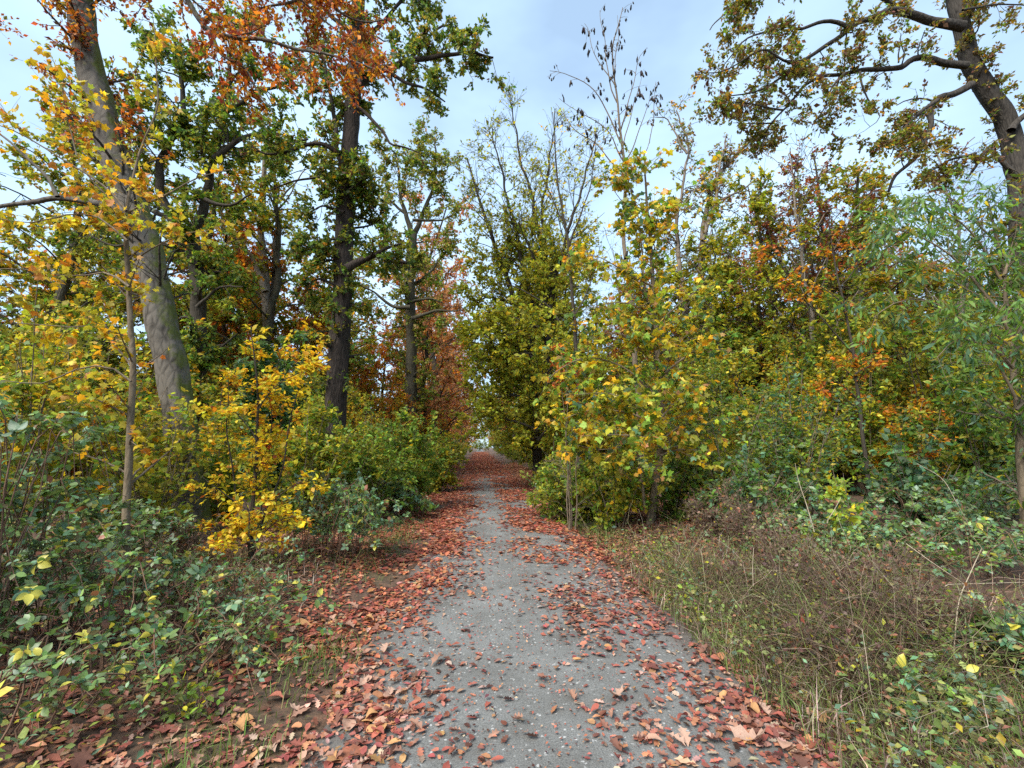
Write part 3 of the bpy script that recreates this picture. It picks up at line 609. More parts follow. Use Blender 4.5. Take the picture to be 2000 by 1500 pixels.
# M nearly bare crooked tree
d = 20
tree('oak_tree', 'nearly bare grey oak with jagged broken limbs behind the yellow maple', 'tree', [
    trunk([(1362, 900), (1368, 620), (1372, 480), (1378, 420), (1400, 350), (1440, 300), (1475, 270), (1502, 262)], d, (.24, .05)),
    stem([(1340, 620), (1322, 460), (1330, 380), (1343, 310), (1338, 260), (1322, 215)], 20.3, (.15, .03)),
    stem([(1342, 300), (1322, 265), (1300, 235), (1282, 228)], 20, (.06, .02), w=.5),
    stem([(1372, 470), (1395, 400), (1405, 330), (1420, 260)], 19.6, (.10, .03)),
    stem([(1385, 400), (1430, 380), (1480, 350)], 19.6, (.08, .03)),
    stem([(1370, 560), (1420, 500), (1470, 430), (1480, 380)], 20, (.08, .02)),
], [dict(n=2.6, t0=.2, L=(.6, 1.5), ang=(50, 20), wob=.28, K=6, rr=.4, rmin=.014, rmax=.05), dict(n=5, L=(.4, .9), ang=(50, 20), wob=.25, K=4, rmin=.009), dict(n=2, L=(.2, .5), ang=(45, 18), wob=.2, K=2, rmin=.007)],
    dict(shape='rhomb', size=.12, per=6, pal=[(BRN, 3), (OLI, 3), (GOLD, 1.5), (GRN, 1)]), B_PALE, 22, ns=14, twig_bark=B_DARK)
# N drooping cherry at the right edge
d = 5.6
tree('drooping_cherry', 'young tree at right edge with long drooping green leaves', 'tree', [
    trunk([(1992, 960), (1985, 800), (1975, 660), (1962, 540), (1940, 440), (1925, 390)], d, (.055, .012), step=.08),
    stem([(1975, 660), (1900, 540), (1820, 470), (1750, 450), (1700, 480)], 5.3, (.022, .004)),
    stem([(1965, 560), (1890, 450), (1800, 400), (1740, 410)], 5.6, (.02, .004)),
    stem([(1960, 540), (2010, 440), (2060, 400)], 5.4, (.02, .004)),
    stem([(1980, 720), (1900, 640), (1820, 590), (1760, 590), (1710, 620)], 5.2, (.02, .004)),
    stem([(1985, 780), (1930, 690), (1870, 660), (1830, 700)], 5.0, (.018, .004)),
    stem([(1985, 800), (2040, 720), (2100, 660)], 5.2, (.018, .004)),
    stem([(1950, 480), (1870, 400), (1830, 370)], 5.9, (.016, .004)), stem([(1970, 620), (1900, 560), (1850, 520)], 6.2, (.016, .004)), stem([(1975, 680), (2010, 600), (2040, 560)], 4.9, (.016, .004)),
], [dict(n=10, t0=.1, L=(.35, .95), ang=(50, 16), up=.05, curl=-.10, wob=.1, K=6, rr=.5, rmin=.003), dict(n=4, L=(.2, .45), ang=(45, 15), curl=-.12, wob=.1, K=4, rmin=.002)],
    dict(shape='long', size=.105, per=6, droop=.9, flat=.2, single=290, src=[-1, -2], pal=[(GRN, 4), (BLG, 3), ((.13, .22, .04), 3), (YEL, .35), (OLI, 1.2)]), B_SAP, 23, ns=12, twig_bark=B_TWIG)
# O orange beech sapling on a thin dark stem
d = 8.5
tree('beech_sapling', 'orange beech sapling on a thin dark leaning stem, right undergrowth', 'tree', [
    trunk([(1700, 980), (1688, 870), (1672, 740), (1660, 650), (1640, 560), (1625, 480), (1620, 420)], d, (.042, .01), step=.08),
    stem([(1665, 690), (1620, 640), (1570, 585), (1520, 500), (1500, 450)], 8.2, (.018, .005)),
    stem([(1650, 600), (1600, 560), (1560, 545), (1530, 560)], 8, (.014, .004)),
    stem([(1640, 560), (1690, 500), (1720, 470)], 8.4, (.014, .004)),
    stem([(1670, 730), (1720, 700), (1770, 690)], 8.3, (.012, .004)),
    stem([(1680, 800), (1640, 770), (1590, 760)], 8.1, (.012, .004)),
], [dict(n=3.2, t0=.3, L=(.25, .8), ang=(50, 15), wob=.1, K=5, rr=.45, rmin=.004, flat=.5), dict(n=3, L=(.15, .4), ang=(45, 15), wob=.1, K=3, rmin=.003)],
    dict(shape='ovate', size=.08, per=7, droop=.2, flat=.65, src=[-1, -2], pal=[(ORA, 3), (GOLD, 3), (RUST, 1.5), (OLI, 1.5), (GRN, 1.5)]), B_DARK, 24, ns=10, flare=.2)
# P the yellow maple, centre right
d = 8.6
def ywt(lst, dd, r, **k): return stem(lst, dd, r, **k)
tree('maple_tree', 'young maple with large yellow and green leaves, right of path', 'tree', [
    trunk([(1268, 1010), (1284, 920), (1292, 830), (1286, 720), (1280, 620), (1272, 520), (1268, 440), (1262, 360), (1258, 300)], d, (.075, .014), step=.08),
    ywt([(1262, 1000), (1248, 920), (1240, 850), (1200, 780), (1150, 740)], 8.3, (.03, .006), n='trunk'),
    ywt([(1284, 660), (1262, 560), (1250, 470), (1240, 400), (1225, 330)], 8.4, (.03, .006)),
    ywt([(1290, 780), (1220, 720), (1150, 700), (1090, 720), (1070, 740)], 8.0, (.025, .005)),
    ywt([(1288, 740), (1350, 690), (1400, 680), (1430, 690)], 8.0, (.025, .005)),
    ywt([(1290, 840), (1230, 810), (1160, 800), (1090, 820)], 7.7, (.022, .005)),
    ywt([(1290, 860), (1340, 830), (1390, 830)], 7.8, (.02, .005)),
    ywt([(1282, 640), (1340, 580), (1380, 560)], 8.4, (.022, .005)),
    ywt([(1276, 560), (1210, 520), (1160, 500), (1120, 510)], 8.2, (.02, .005)),
    ywt([(1270, 470), (1320, 420), (1360, 360), (1375, 340)], 8.5, (.018, .004)),
    ywt([(1266, 420), (1215, 390), (1190, 350)], 8.7, (.016, .004)),
    ywt([(1280, 620), (1220, 590), (1160, 600), (1130, 610)], 8.2, (.02, .005)),
    ywt([(1292, 870), (1240, 870), (1170, 880), (1100, 860)], 7.5, (.018, .004)),
    ywt([(1284, 700), (1260, 650), (1250, 640)], 7.6, (.018, .004)), ywt([(1288, 820), (1320, 780), (1360, 760)], 7.4, (.018, .004), w=1.4), ywt([(1290, 830), (1200, 770), (1120, 770)], 7.4, (.018, .004), w=1.4), ywt([(1290, 860), (1210, 850), (1140, 850)], 7.1, (.018, .004), w=1.4), ywt([(1286, 720), (1230, 660), (1160, 650)], 7.8, (.018, .004), w=1.4), ywt([(1290, 890), (1330, 880), (1380, 880)], 7.6, (.016, .004), w=1.2),
    ywt([(1290, 800), (1290, 770), (1310, 760)], 7.4, (.018, .004)),
], [dict(n=9.5, t0=.1, L=(.4, 1.15), ang=(55, 17), up=.03, wob=.1, K=4, rr=.45, rmin=.004, flat=.6), dict(n=3.2, L=(.18, .45), ang=(45, 15), wob=.1, K=3, rmin=.003)],
    [dict(shape='maple', size=.09, per=5, droop=.45, flat=.55, single=290, src=[-1, -2], pal=[(YEL, 2.6), (GOLD, 1.8), ((.44, .40, .05), 2.6), (YGR, 3), (LGR, 2.4), (GRN, 3), (BLG, 2), ((.48, .26, .1), .9), (OLI, 2)])], B_SAP, 25, ns=12, twig_bark=B_TWIG, flare=.15)
# ------------------------------------------------------------------ bushes and brambles
def bush_stems(base, n, h, spread, rng, r=.018, lean=(0, 0)):
    out = []
    for k in range(n):
        a = rng.random() * 6.283; q = math.sqrt(rng.random()) * spread; hh = h * rng.uniform(.65, 1.0) * (1 - .35 * (q / max(spread, .01)))
        b = base + np.array([math.cos(a), math.sin(a), 0]) * q * .25
        b[2] = float(gz(b[0], b[1])) - .04
        e = base + np.array([math.cos(a) * q + lean[0], math.sin(a) * q + lean[1], 0]); e[2] = b[2] + hh
        m = (b + e) / 2 + np.array([-math.cos(a), -math.sin(a), 0]) * q * .12
        out.append(dict(p=np.array([b, m, e]), r=(r, r * .25), n='stem', step=.2, wob=.02))
    return out
def bush(name, label, cat, px, d, h, spread, n, shape, size, pal, seed, group=None, per=6, L1=(.3, .8), L2=(.15, .4), n1=5.0, n2=4, single=0, mat=None, flat=.6, droop=.2, bark=None, r=.016, x=None, up=.12, lean=(0, 0), zmin=None):
    rng = np.random.default_rng(seed)
    b = ground_pt(px, d) if x is None else np.array([x, d, float(gz(x, d))])
    return tree(name, label, cat, bush_stems(b, n, h, spread, rng, r, lean),
                [dict(n=n1, t0=.12, L=L1, ang=(52, 16), up=up, wob=.12, K=5, rr=.5, rmin=.0035, flat=.7, tip=.5), dict(n=n2, L=L2, ang=(46, 15), wob=.12, K=3, rmin=.0025)],
                dict(shape=shape, size=size, per=per, droop=droop, flat=flat, pal=pal, single=single, src=[-1, -2], mat=mat or M_LEAF, sel=None if zmin is None else (lambda p, q: p[:, 2] > zmin + .25 * q.normal(size=len(p)))), bark or B_TWIG, seed, group, ns=8, base=b, flare=0)
P_YB = [((.68, .50, .025), 6), ((.66, .56, .05), 3), (GOLD, 2.2), ((.55, .22, .02), .9), (YGR, 1.6), (RUST, .5)]
P_YG = [(YEL, 1.8), (YGR, 3), (OLI, 4), (GRN, 3), (GOLD, .8)]
P_GR = [(GRN, 4), (LGR, 1.5), (OLI, 3), ((.15, .24, .04), 3), (YGR, 1), (YEL, .35)]
P_DG = [(GRN, 3), (DGR, 2), (BLG, 3), ((.12, .2, .06), 2)]
P_OR = [(ORA, 3), (GOLD, 3), (RUST, 1.5), (YEL, 1), (OLI, 1)]
P_BR = [(BLG, 2.5), ((.15, .22, .11), 4), ((.12, .18, .055), 3), (GRN, 2), ((.18, .28, .07), 1.2), ((.45, .40, .06), .2), ((.24, .10, .05), .6), ((.2, .17, .06), .8)]
# W the bright young beech on the left
d = 6.3
tree('young_beech', 'bright golden young beech bush beside the path, left of the dark oak', 'bush', [
    trunk([(490, 1100), (492, 1000), (500, 880), (505, 780), (498, 700), (490, 640)], d, (.03, .006), step=.06),
    stem([(492, 1090), (455, 960), (448, 860), (450, 780), (445, 700)], 6.2, (.018, .004), n='stem'),
    stem([(492, 1090), (530, 980), (555, 880), (575, 780), (600, 690), (610, 650)], 6.4, (.018, .004), n='stem'),
    stem([(490, 1090), (510, 960), (530, 850), (540, 740), (545, 680)], 6.6, (.016, .004), n='stem'),
    stem([(494, 1000), (440, 960), (400, 930)], 6, (.01, .003)), stem([(494, 1020), (550, 960), (600, 930)], 6, (.01, .003)),
    stem([(492, 1060), (440, 1040), (390, 1040)], 5.9, (.01, .003)), stem([(492, 1060), (540, 1020), (590, 1010)], 5.9, (.01, .003)),
    stem([(500, 860), (450, 800), (420, 790)], 6.1, (.01, .003)), stem([(505, 800), (560, 740), (620, 720)], 6.2, (.01, .003)),
    stem([(492, 1060), (490, 1000), (470, 960)], 5.6, (.01, .003)),
], [dict(n=8.5, t0=.1, L=(.2, .6), ang=(58, 15), wob=.1, K=5, rr=.45, rmin=.003, flat=.45, tip=.55), dict(n=3, L=(.1, .3), ang=(45, 15), wob=.1, K=3, rmin=.002, flat=.4)],
    dict(shape='ovate', size=.06, per=9, droop=.1, flat=.75, single=290, src=[-1, -2], pal=P_YB, coh=.6), B_DARK, 31, ns=10, twig_bark=B_DARK, flare=.1)
# green hornbeam bushes on the left of the path
bush('hornbeam_bush', 'green hornbeam bush at foot of the tall dark oak', 'bush', 690, 10.5, 2.9, 1.3, 14, 'rhomb', .09, P_GR, 41, per=9)
bush('hornbeam_bush', 'rounded green bush leaning over left path edge, before the red trees', 'bush', 790, 12.5, 3.0, 1.5, 16, 'rhomb', .095, P_GR, 42, per=9, lean=(.3, -.3))
bush('hornbeam_bush', 'yellowish green bush farther along left path edge', 'bush', 858, 17, 3.0, 1.5, 14, 'rhomb', .12, [(YGR, 3), (OLI, 4), (GRN, 2), (YEL, 1)], 43, per=6)
bush('hornbeam_bush', 'olive green bush between golden beech and tall dark oak', 'bush', 590, 9.0, 3.0, 1.1, 13, 'rhomb', .09, [(GRN, 3), (OLI, 4), (YGR, 2), (YEL, .6)], 44, per=9)
bush('holly_bush', 'dark green bush rising behind the golden beech', 'bush', 545, 12.0, 5.2, 1.5, 14, 'ovate', .11, P_DG, 45, per=9)
# yellow maples filling the left
bush('maple_bush', 'yellow leaved young maple at left edge behind the brambles', 'bush', 60, 6.4, 4.6, 1.5, 9, 'maple', .075, P_YG, 46, per=4, L1=(.4, 1.0), flat=.6, droop=.35, n1=4.6)
bush('maple_bush', 'yellow-green young maple between left edge and slim pole', 'bush', 165, 7.4, 4.2, 1.3, 9, 'maple', .075, P_YG, 47, per=4, L1=(.4, 1.0), droop=.35, n1=4.6)
bush('maple_bush', 'low olive-yellow bush around the foot of the leaning beech', 'bush', 310, 7.3, 3.0, 1.2, 12, 'rhomb', .09, [(OLI, 4), (YGR, 3), (GRN, 2), (GOLD, .7)], 48, per=4, L1=(.3, .8))
bush('maple_bush', 'yellow-green bush right of the leaning beech foot', 'bush', 430, 9.5, 3.0, 1.2, 10, 'rhomb', .095, [(GRN, 3), (OLI, 3), (YGR, 3), (YEL, 1)], 49, per=9)
bush('maple_bush', 'tall yellow maple thicket behind the left edge', 'bush', -20, 9.5, 6.4, 2.2, 10, 'maple', .10, [(YEL, 1.5), (OLI, 3), (GRN, 3), (YGR, 2), (GOLD, 1)], 50, per=4, L1=(.6, 1.4), n1=3, droop=.35)
bush('hazel_bush', 'green hazel thicket far left behind the leaning beech', 'bush', 200, 12.5, 6.5, 2.4, 10, 'rhomb', .13, [(GRN, 3), (OLI, 4), (YGR, 2), (GOLD, .6)], 51, per=6, L1=(.6, 1.6), n1=3)
# right of the path
bush('hornbeam_bush', 'low dark green bush under the yellow maple beside the path', 'bush', 1130, 10.0, 2.0, 1.2, 14, 'rhomb', .09, [(GRN, 3), (OLI, 4), (DGR, 1), (YGR, 1.5)], 52, per=9)
bush('maple_bush', 'leafy low bush hiding the foot of the yellow maple', 'bush', 1200, 8.9, 1.8, .85, 13, 'rhomb', .095, [(GRN, 3), (OLI, 3), (YGR, 3), (LGR, 1), (YEL, .8)], 64, per=7)
bush('hornbeam_bush', 'dark low bush right behind the yellow maple stem', 'bush', 1300, 9.2, 1.9, .9, 12, 'rhomb', .09, [(GRN, 4), (DGR, 2), (OLI, 2), (YGR, 1)], 65, per=7)
bush('hornbeam_bush', 'small pale bush at path edge left of the yellow maple', 'bush', 1085, 10.5, 1.5, .65, 11, 'rhomb', .085, [(GRN, 3), (OLI, 3), (YGR, 2), (LGR, 1)], 66, per=7)
bush('hornbeam_bush', 'pale green bush at right path edge below the hornbeam', 'bush', 1075, 14.0, 2.3, 1.0, 12, 'ovate', .10, [(GRN, 3), (LGR, 1.5), (OLI, 3), (YGR, 1.5)], 53, per=9)
bush('beech_sapling', 'small orange beech sapling peeking out left of the yellow maple', 'bush', 1112, 9.0, 4.3, .5, 5, 'rhomb', .085, [(ORA, 4), (RUST, 3), (GOLD, 1)], 54, per=8, n1=3.5, zmin=2.75)
bush('elm_bush', 'grey-green thicket of small leaves right of the yellow maple', 'bush', 1420, 8.6, 3.8, 1.4, 14, 'rhomb', .08, [(GRN, 4), ((.17, .24, .09), 4), (OLI, 3), (YGR, 1)], 55, per=6, L1=(.4, 1.0))
bush('elm_bush', 'green thicket between grey-green bush and orange sapling', 'bush', 1545, 7.8, 3.2, 1.2, 13, 'rhomb', .075, [(GRN, 4), (BLG, 3), (OLI, 2), (YGR, .8)], 56, per=6, L1=(.4, .9))
bush('dogwood_bush', 'dark green low bush beneath the green thicket', 'bush', 1470, 6.9, 1.5, .8, 13, 'rhomb', .09, P_DG, 57, per=4)
bush('dogwood_bush', 'bluish green bush right of the thin dark orange sapling', 'bush', 1790, 7.2, 1.9, .75, 12, 'ovate', .11, [(BLG, 5), (DGR, 2), (GRN, 2)], 58, per=3)
bush('beech_bush', 'orange and gold beech bush behind the thin dark stem', 'bush', 1790, 11.5, 4.2, 1.2, 9, 'rhomb', .105, [(ORA, 3), (GOLD, 4), (OLI, 2), (YEL, 1)], 59, per=6, L1=(.4, 1.0))
bush('hazel_bush', 'green thicket behind the drooping tree at right edge', 'bush', 1930, 8.5, 4.6, 1.5, 13, 'ovate', .10, [(GRN, 4), (OLI, 3), (DGR, 2), (YEL, .4), (BLG, 1)], 60, per=9, L1=(.4, 1.0))
bush('hazel_bush', 'yellow-green tall bush below the spreading oak', 'bush', 1690, 12.5, 7.0, 1.6, 10, 'rhomb', .12, [(OLI, 3), (GRN, 3), (YGR, 3), (GOLD, .8)], 61, per=6, L1=(.5, 1.3))
bush('young_cherry', 'small upright sapling with pale yellow-green leaves among brambles', 'bush', 1655, 5.3, 1.7, .2, 4, 'ovate', .06, [((.3, .40, .06), 4), (LGR, 2), (YGR, 2), (YEL, .6)], 62, per=6, L1=(.12, .3), L2=(.06, .14), n1=6, n2=2, single=200, r=.008)
bush('maple_seedling', 'low maple seedling with yellow-green leaves among right brambles', 'bush', 1560, 5.3, .55, .25, 4, 'maple', .095, [(YGR, 3), (LGR, 3), (YEL, 1.5)], 63, per=2, L1=(.1, .3), L2=(.06, .14), n1=5, n2=2, single=80, r=.006)

def bramble(label, px, d, n, spread, h, seed, x=None, size=.065, single=120, pal=P_BR, dens=26, group=None):
    """arching prickly canes with leaves in threes"""
    rng = np.random.default_rng(seed)
    b = ground_pt(px, d) if x is None else np.array([x, d, float(gz(x, d))])
    root = empty('bramble_bush', b, label, 'bramble', group)
    K = 9; P = np.zeros((n, K, 3))
    a0 = rng.random(n) * 6.283; q = np.sqrt(rng.random(n)) * spread * .6
    s = np.stack([b[0] + np.cos(a0) * q, b[1] + np.sin(a0) * q], 1)
    a = rng.random(n) * 6.283; ln = spread * rng.uniform(.35, 1.0, n); hh = h * rng.uniform(.45, 1.1, n) * (1 - .3 * q / spread)
    for k in range(K):
        u = k / (K - 1)
        P[:, k, 0] = s[:, 0] + np.cos(a) * ln * u; P[:, k, 1] = s[:, 1] + np.sin(a) * ln * u
        P[:, k, 2] = gz(P[:, k, 0], P[:, k, 1]) - .03 + hh * np.sin(np.minimum(u * 1.25, 1) * math.pi * .78) + .02
    P[:, 1:] += rng.normal(0, .02, (n, K - 1, 3))
    R = np.linspace(.006, .002, K)[None].repeat(n, 0)
    tw, tr_ = grow(P, R, rng, 4, .3, 1, (.12, .32), (55, 15), up=.35, wob=.12, K=4, rmin=.002)
    V1, F1 = tubes(P, R, 4); V2, F2 = tubes(tw, tr_, 3)
    tag(link('canes', mesh_np('canes', np.concatenate([V1, V2]) - b, np.concatenate([F1, F2 + len(V1)]), B_CANE), root), kind='stuff')
    l0 = cat_leaves(leaves_on(P, rng, max(1, int(dens * .35)), size, .25, .15, .7, .015, .3), leaves_on(tw, rng, max(1, int(dens * .16)), size, .2, .1, .7, .01, .4))
    m = len(l0['s']); ang = np.array([-1.15, 0, 1.15])
    l = {k: np.repeat(v, 3, 0) for k, v in l0.items()}
    t3 = np.tile(ang, m)[:, None] + rng.normal(0, .15, (3 * m, 1))
    y = l['y'] * np.cos(t3) + l['x'] * np.sin(t3); x_ = l['x'] * np.cos(t3) - l['y'] * np.sin(t3)
    z = nrm(l['z'] + rng.normal(0, .18, (3 * m, 3))); y = nrm(y - (y * z).sum(1, keepdims=True) * z)
    l['x'] = np.cross(y, z); l['y'] = y; l['z'] = z; l['p'] = l['p'] + y * l['s'][:, None] * .12; l['s'] = l['s'] * np.where(np.tile([0, 1, 0], m), 1.12, .92)
    l['b'] = np.repeat(np.arange(m), 3)
    l['p'][:, 2] = np.maximum(l['p'][:, 2], gz(l['p'][:, 0], l['p'][:, 1]) + .03)
    put_leaves(root, b, l, 'ovate', pal, M_GLOSS, rng, 'foliage', single, 900, .75)
    return root
P_DEAD = [((.17, .105, .07), 4), ((.115, .072, .05), 5), ((.27, .18, .11), 1.5), ((.2, .2, .07), 2.5), ((.28, .11, .05), 1.2), (YGR, .4)]
DEAD = [(1380, 7.0, .85, .45, 'tall dead brown weeds at foot of the yellow maple'), (1445, 6.2, .95, .5, 'dead brown weeds before the dark green low bush'), 
        (1500, 5.2, .72, .5, 'grey-brown dead weeds in the middle of the right verge'), (1560, 4.4, .55, .45, 'matted dead weeds before the right bramble carpet'), (1660, 3.8, .55, .45, 'brown dead weed mound right of the matted weeds'),
        (1580, 3.3, .42, .35, 'low brown weed mound near the right path edge'), (1770, 3.3, .5, .4, 'brown dead weeds beside the standing pale stalk'), (1700, 4.6, .5, .5, 'dead weeds in front of far right bramble carpet'), (1420, 4.9, .38, .4, 'low dry weeds on right verge close to the path'),
        (300, 5.2, .5, .55, 'dead brown weeds between brambles and leaning beech'), (370, 6.2, .55, .5, 'dead weeds left of the golden beech foot')]
B_WEED = barkmat('weed_stem', (.06, .042, .03), (.19, .135, .095), .3, 30, .1)
for k, (px, d_, h_, sp, lab) in enumerate(DEAD):
    bush('dead_weed_clump', lab, 'dead weeds', px, d_, h_ * 1.15, sp, 20, 'rhomb', .038, P_DEAD, 300 + k, per=3, L1=(.15, .45), L2=(.08, .22), n1=13, n2=2.2, r=.006, flat=.1, bark=B_WEED, up=.0)
B_CANE = barkmat('bark_cane', (.06, .035, .025), (.17, .10, .065), .3, 30, .2)
bramble('tall bramble bush at left edge nearest the camera', -50, 3.6, 60, 1.0, 1.9, 71, size=.054, single=290)
bramble('bramble bush beside the tall one, lower left', 140, 3.8, 46, .9, .85, 72, size=.047, single=220, dens=22)
bramble('low bramble spreading over leaf litter, lower left', 330, 3.6, 38, .9, .45, 73, size=.043, single=200, dens=17)
bramble('bramble mound in front of the golden beech', 430, 4.7, 42, .95, .55, 74, size=.044, single=150, dens=18)
bramble('bramble bush right of the golden beech, at left path edge', 655, 7.0, 50, .85, 1.15, 75, size=.056, single=150)
bramble('bramble patch behind the left edge brambles', 190, 5.6, 44, 1.2, .85, 76, size=.062, single=80)
bramble('small bramble trailing at bottom left corner', 90, 2.75, 16, .6, .42, 77, size=.045, single=120, dens=14)
bramble('bramble bush below the green bushes, left path edge', 780, 11.0, 30, .8, .8, 78, size=.08, single=0)
bramble('bramble carpet at right, below the pale sapling', 1600, 5.6, 60, 1.3, .55, 79, size=.048, single=150)
bramble('bramble carpet at far right edge', 1900, 4.9, 60, 1.3, .62, 80, size=.048, single=150)
bramble('bramble mound at right behind the dry grass', 1500, 6.8, 40, .9, .9, 81, size=.06, single=0)
bramble('dark bramble bank under the drooping tree', 1850, 6.8, 60, 1.3, .9, 82, size=.062, single=0)
bramble('bramble at right path edge, far along', 1090, 16.0, 34, .9, .9, 83, size=.10, single=0)
bramble('small bramble at bottom right beside the rotting log', 1930, 2.9, 14, .5, .28, 84, size=.05, single=90)
bramble('low bramble between left brambles and the red leaf edge', 500, 4.2, 16, .6, .3, 87, size=.042, single=60, dens=12)
bramble('sprawling bramble patch inside the dry weeds, right verge', 1620, 4.2, 16, .6, .3, 86, size=.042, single=60, dens=14)
bramble('trailing bramble sprig in the right foreground grass', 1790, 2.65, 5, .3, .14, 85, size=.05, single=40)

# ------------------------------------------------------------------ fallen leaves
def litter_frames(xy, rng, size, tilt=.2):
    n = len(xy); p = np.c_[xy, surf(xy[:, 0], xy[:, 1]) + .006 + .012 * rng.random(n)]
    z = nrm(np.c_[rng.normal(0, tilt, (n, 2)), np.ones(n)]); a = rng.random(n) * 6.283
    y = np.c_[np.cos(a), np.sin(a), np.zeros(n)]; y = nrm(y - (y * z).sum(1, keepdims=True) * z)
    s = size * np.exp(rng.normal(0, .33, n))
    p[:, 2] += s * np.abs(y[:, 2]) * .45; p -= y * s[:, None] * .5
    return dict(p=p, x=np.cross(y, z), y=y, z=z, s=s, b=np.arange(n))
def dens(x, y):
    g = lambda c, s: np.exp(-((x - c) / s) ** 2)
    cl = .55 + .75 * np.clip(wav(x * 2.3, y * 1.6, 3) + .55 * wav(x * 7, y * 5, 8), -.7, 1.2)
    far = sstep(18, 28, y); mid = 1.6 * sstep(4, 7.5, y)
    v = 1250 * g(-1.15, .42) + 600 * g(-.55, .30) * (1 + .7 * mid) + 150 * g(-.02, .25) + 540 * g(.95, .36) * (1 + .4 * mid) + 950 * g(1.70, .34) + 600 * g(1.25, .38) * (1 - sstep(2.0, 3.6, y)) + 20
    out = ((x < -1.4) * np.clip(700 - 60 * (-x - 1.4), 330, 700) * .8 + (x > 2.05) * (380 + 330 * sstep(4.5, 7, y)))
    v = v * (1 - far) + far * (560 * np.exp(-((x - .47) / 1.35) ** 4) + 90)
    return np.maximum(v * cl, 5) + out * np.clip(cl, .8, 2)
rng = np.random.default_rng(5)
def scatter(x0, x1, y0, y1, mx_):
    n = int((x1 - x0) * (y1 - y0) * mx_); q = np.c_[rng.uniform(x0, x1, n), rng.uniform(y0, y1, n)]
    return q[rng.random(n) * mx_ < dens(q[:, 0], q[:, 1])]
XY = np.concatenate([scatter(-3.8, 4.2, 1.3, 7, 1600), scatter(-4.0, 4.6, 7, 13, 1100), scatter(-2.2, 3.2, 13, 40, 620)])
XYF = np.c_[rng.normal(.47, .85, 22000), 26 + 115 * rng.random(22000) ** 1.2]; XYF = XYF[rng.random(len(XYF)) < sstep(24, 42, XYF[:, 1])]
LP = [((.40, .26, .19), 2), ((.24, .065, .06), 1.5), ((.33, .11, .075), 4), ((.23, .08, .055), 4), ((.38, .16, .09), 3), ((.13, .055, .04), 2.5), ((.40, .21, .10), .8), ((.06, .028, .022), 2), ((.30, .165, .12), 2.5)]
LP_L = [((.36, .11, .065), 4), ((.28, .08, .05), 4), ((.19, .055, .038), 2.5), ((.42, .18, .085), 3), ((.4, .24, .15), 1.2), ((.09, .032, .026), 2), ((.26, .13, .09), 1.5)]
LP_G = [((.32, .13, .08), 4), ((.22, .09, .058), 4), ((.42, .23, .14), 2), ((.45, .27, .08), .7), ((.10, .05, .036), 2)]
fr = litter_frames(XY, rng, .047); fr['s'] = fr['s'] * (1 + .35 * sstep(5, 9, XY[:, 1])); kindsel = rng.random(len(XY)); dcam = np.linalg.norm(fr['p'] - CAM, axis=1)
onpath = (XY[:, 0] > PL - .5) & (XY[:, 0] < PR + .4)
score = near_split(fr, 300) & True
# the 300 that show largest each lie there as a leaf of their own
def curled(shape, k, pal):
    r2 = np.random.default_rng(1000 + k); T, F = LEAF[shape]; V = T.copy()
    c1, c2, tw = abs(r2.normal(.4, .6)), r2.normal(.25, .45), r2.normal(0, .5)
    V[:, 2] += c1 * V[:, 0] ** 2 * 1.6 + c2 * (V[:, 1] - .5) ** 2 + tw * V[:, 0] * (V[:, 1] - .5) + r2.normal(0, .02, len(V)); V[:, 0] *= r2.uniform(.7, 1.15); V[:, :2] += r2.normal(0, .012, (len(V), 2)); V[:, 2] -= V[:, 2].min()
    w = np.array([p[1] for p in pal], float); c = np.array(pal[r2.choice(len(pal), p=w / w.sum())][0]) * 1.15 * math.exp(r2.normal(0, .15))
    # finer: split every triangle once so that the curl shows
    VV = list(map(tuple, V)); FF = []; mid = {}
    def md(i, j):
        q = (min(i, j), max(i, j))
        if q not in mid:
            m = (np.array(VV[i]) + np.array(VV[j])) / 2; m[2] += r2.normal(0, .012); VV.append(tuple(m)); mid[q] = len(VV) - 1
        return mid[q]
    for a, b, c_ in F:
        ab, bc, ca = md(a, b), md(b, c_), md(c_, a); FF += [(a, ab, ca), (ab, b, bc), (ca, bc, c_), (ab, bc, ca)]
    return mesh_np('fallen_leaf', np.array(VV), np.array(FF), M_DRY, np.tile(c, (len(VV), 1)), True)
VAR = {'beech': [curled('ovate_f', k, [((.36, .16, .08), 3), ((.28, .10, .065), 4), ((.43, .23, .10), 1.6), ((.24, .07, .05), 3), ((.13, .05, .04), 2), ((.34, .2, .14), 2)]) for k in range(20)],
       'oak': [curled('oak', 50 + k, [((.21, .10, .07), 3), ((.30, .165, .115), 3), ((.15, .07, .05), 3), ((.22, .075, .055), 2), ((.36, .23, .17), 1.5)]) for k in range(20)]}
for k in np.nonzero(score)[0]:
    kd = 'beech' if kindsel[k] < .5 else 'oak'; o = bpy.data.objects.new('fallen_leaf', VAR[kd][rng.integers(20)]); COL.objects.link(o)
    x, y = XY[k]; where = 'on the grey path' if PL < x < PR else ('on the left verge' if x < 0 else 'on the right verge')
    tag(o, {'beech': 'curled orange-red beech leaf lying ' + where, 'oak': 'lobed brown oak leaf lying ' + where}[kd], 'leaf', 'fallen leaves ' + where)
    s = fr['s'][k] * (1.0 if kd == 'beech' else 1.25); A = np.eye(4)
    A[:3, 0], A[:3, 1], A[:3, 2], A[:3, 3] = fr['x'][k] * s, fr['y'][k] * s, fr['z'][k] * s, fr['p'][k]
    o.matrix_world = Matrix(A.tolist())
rest = ~score
VV, FF, CC, off = [], [], [], 0
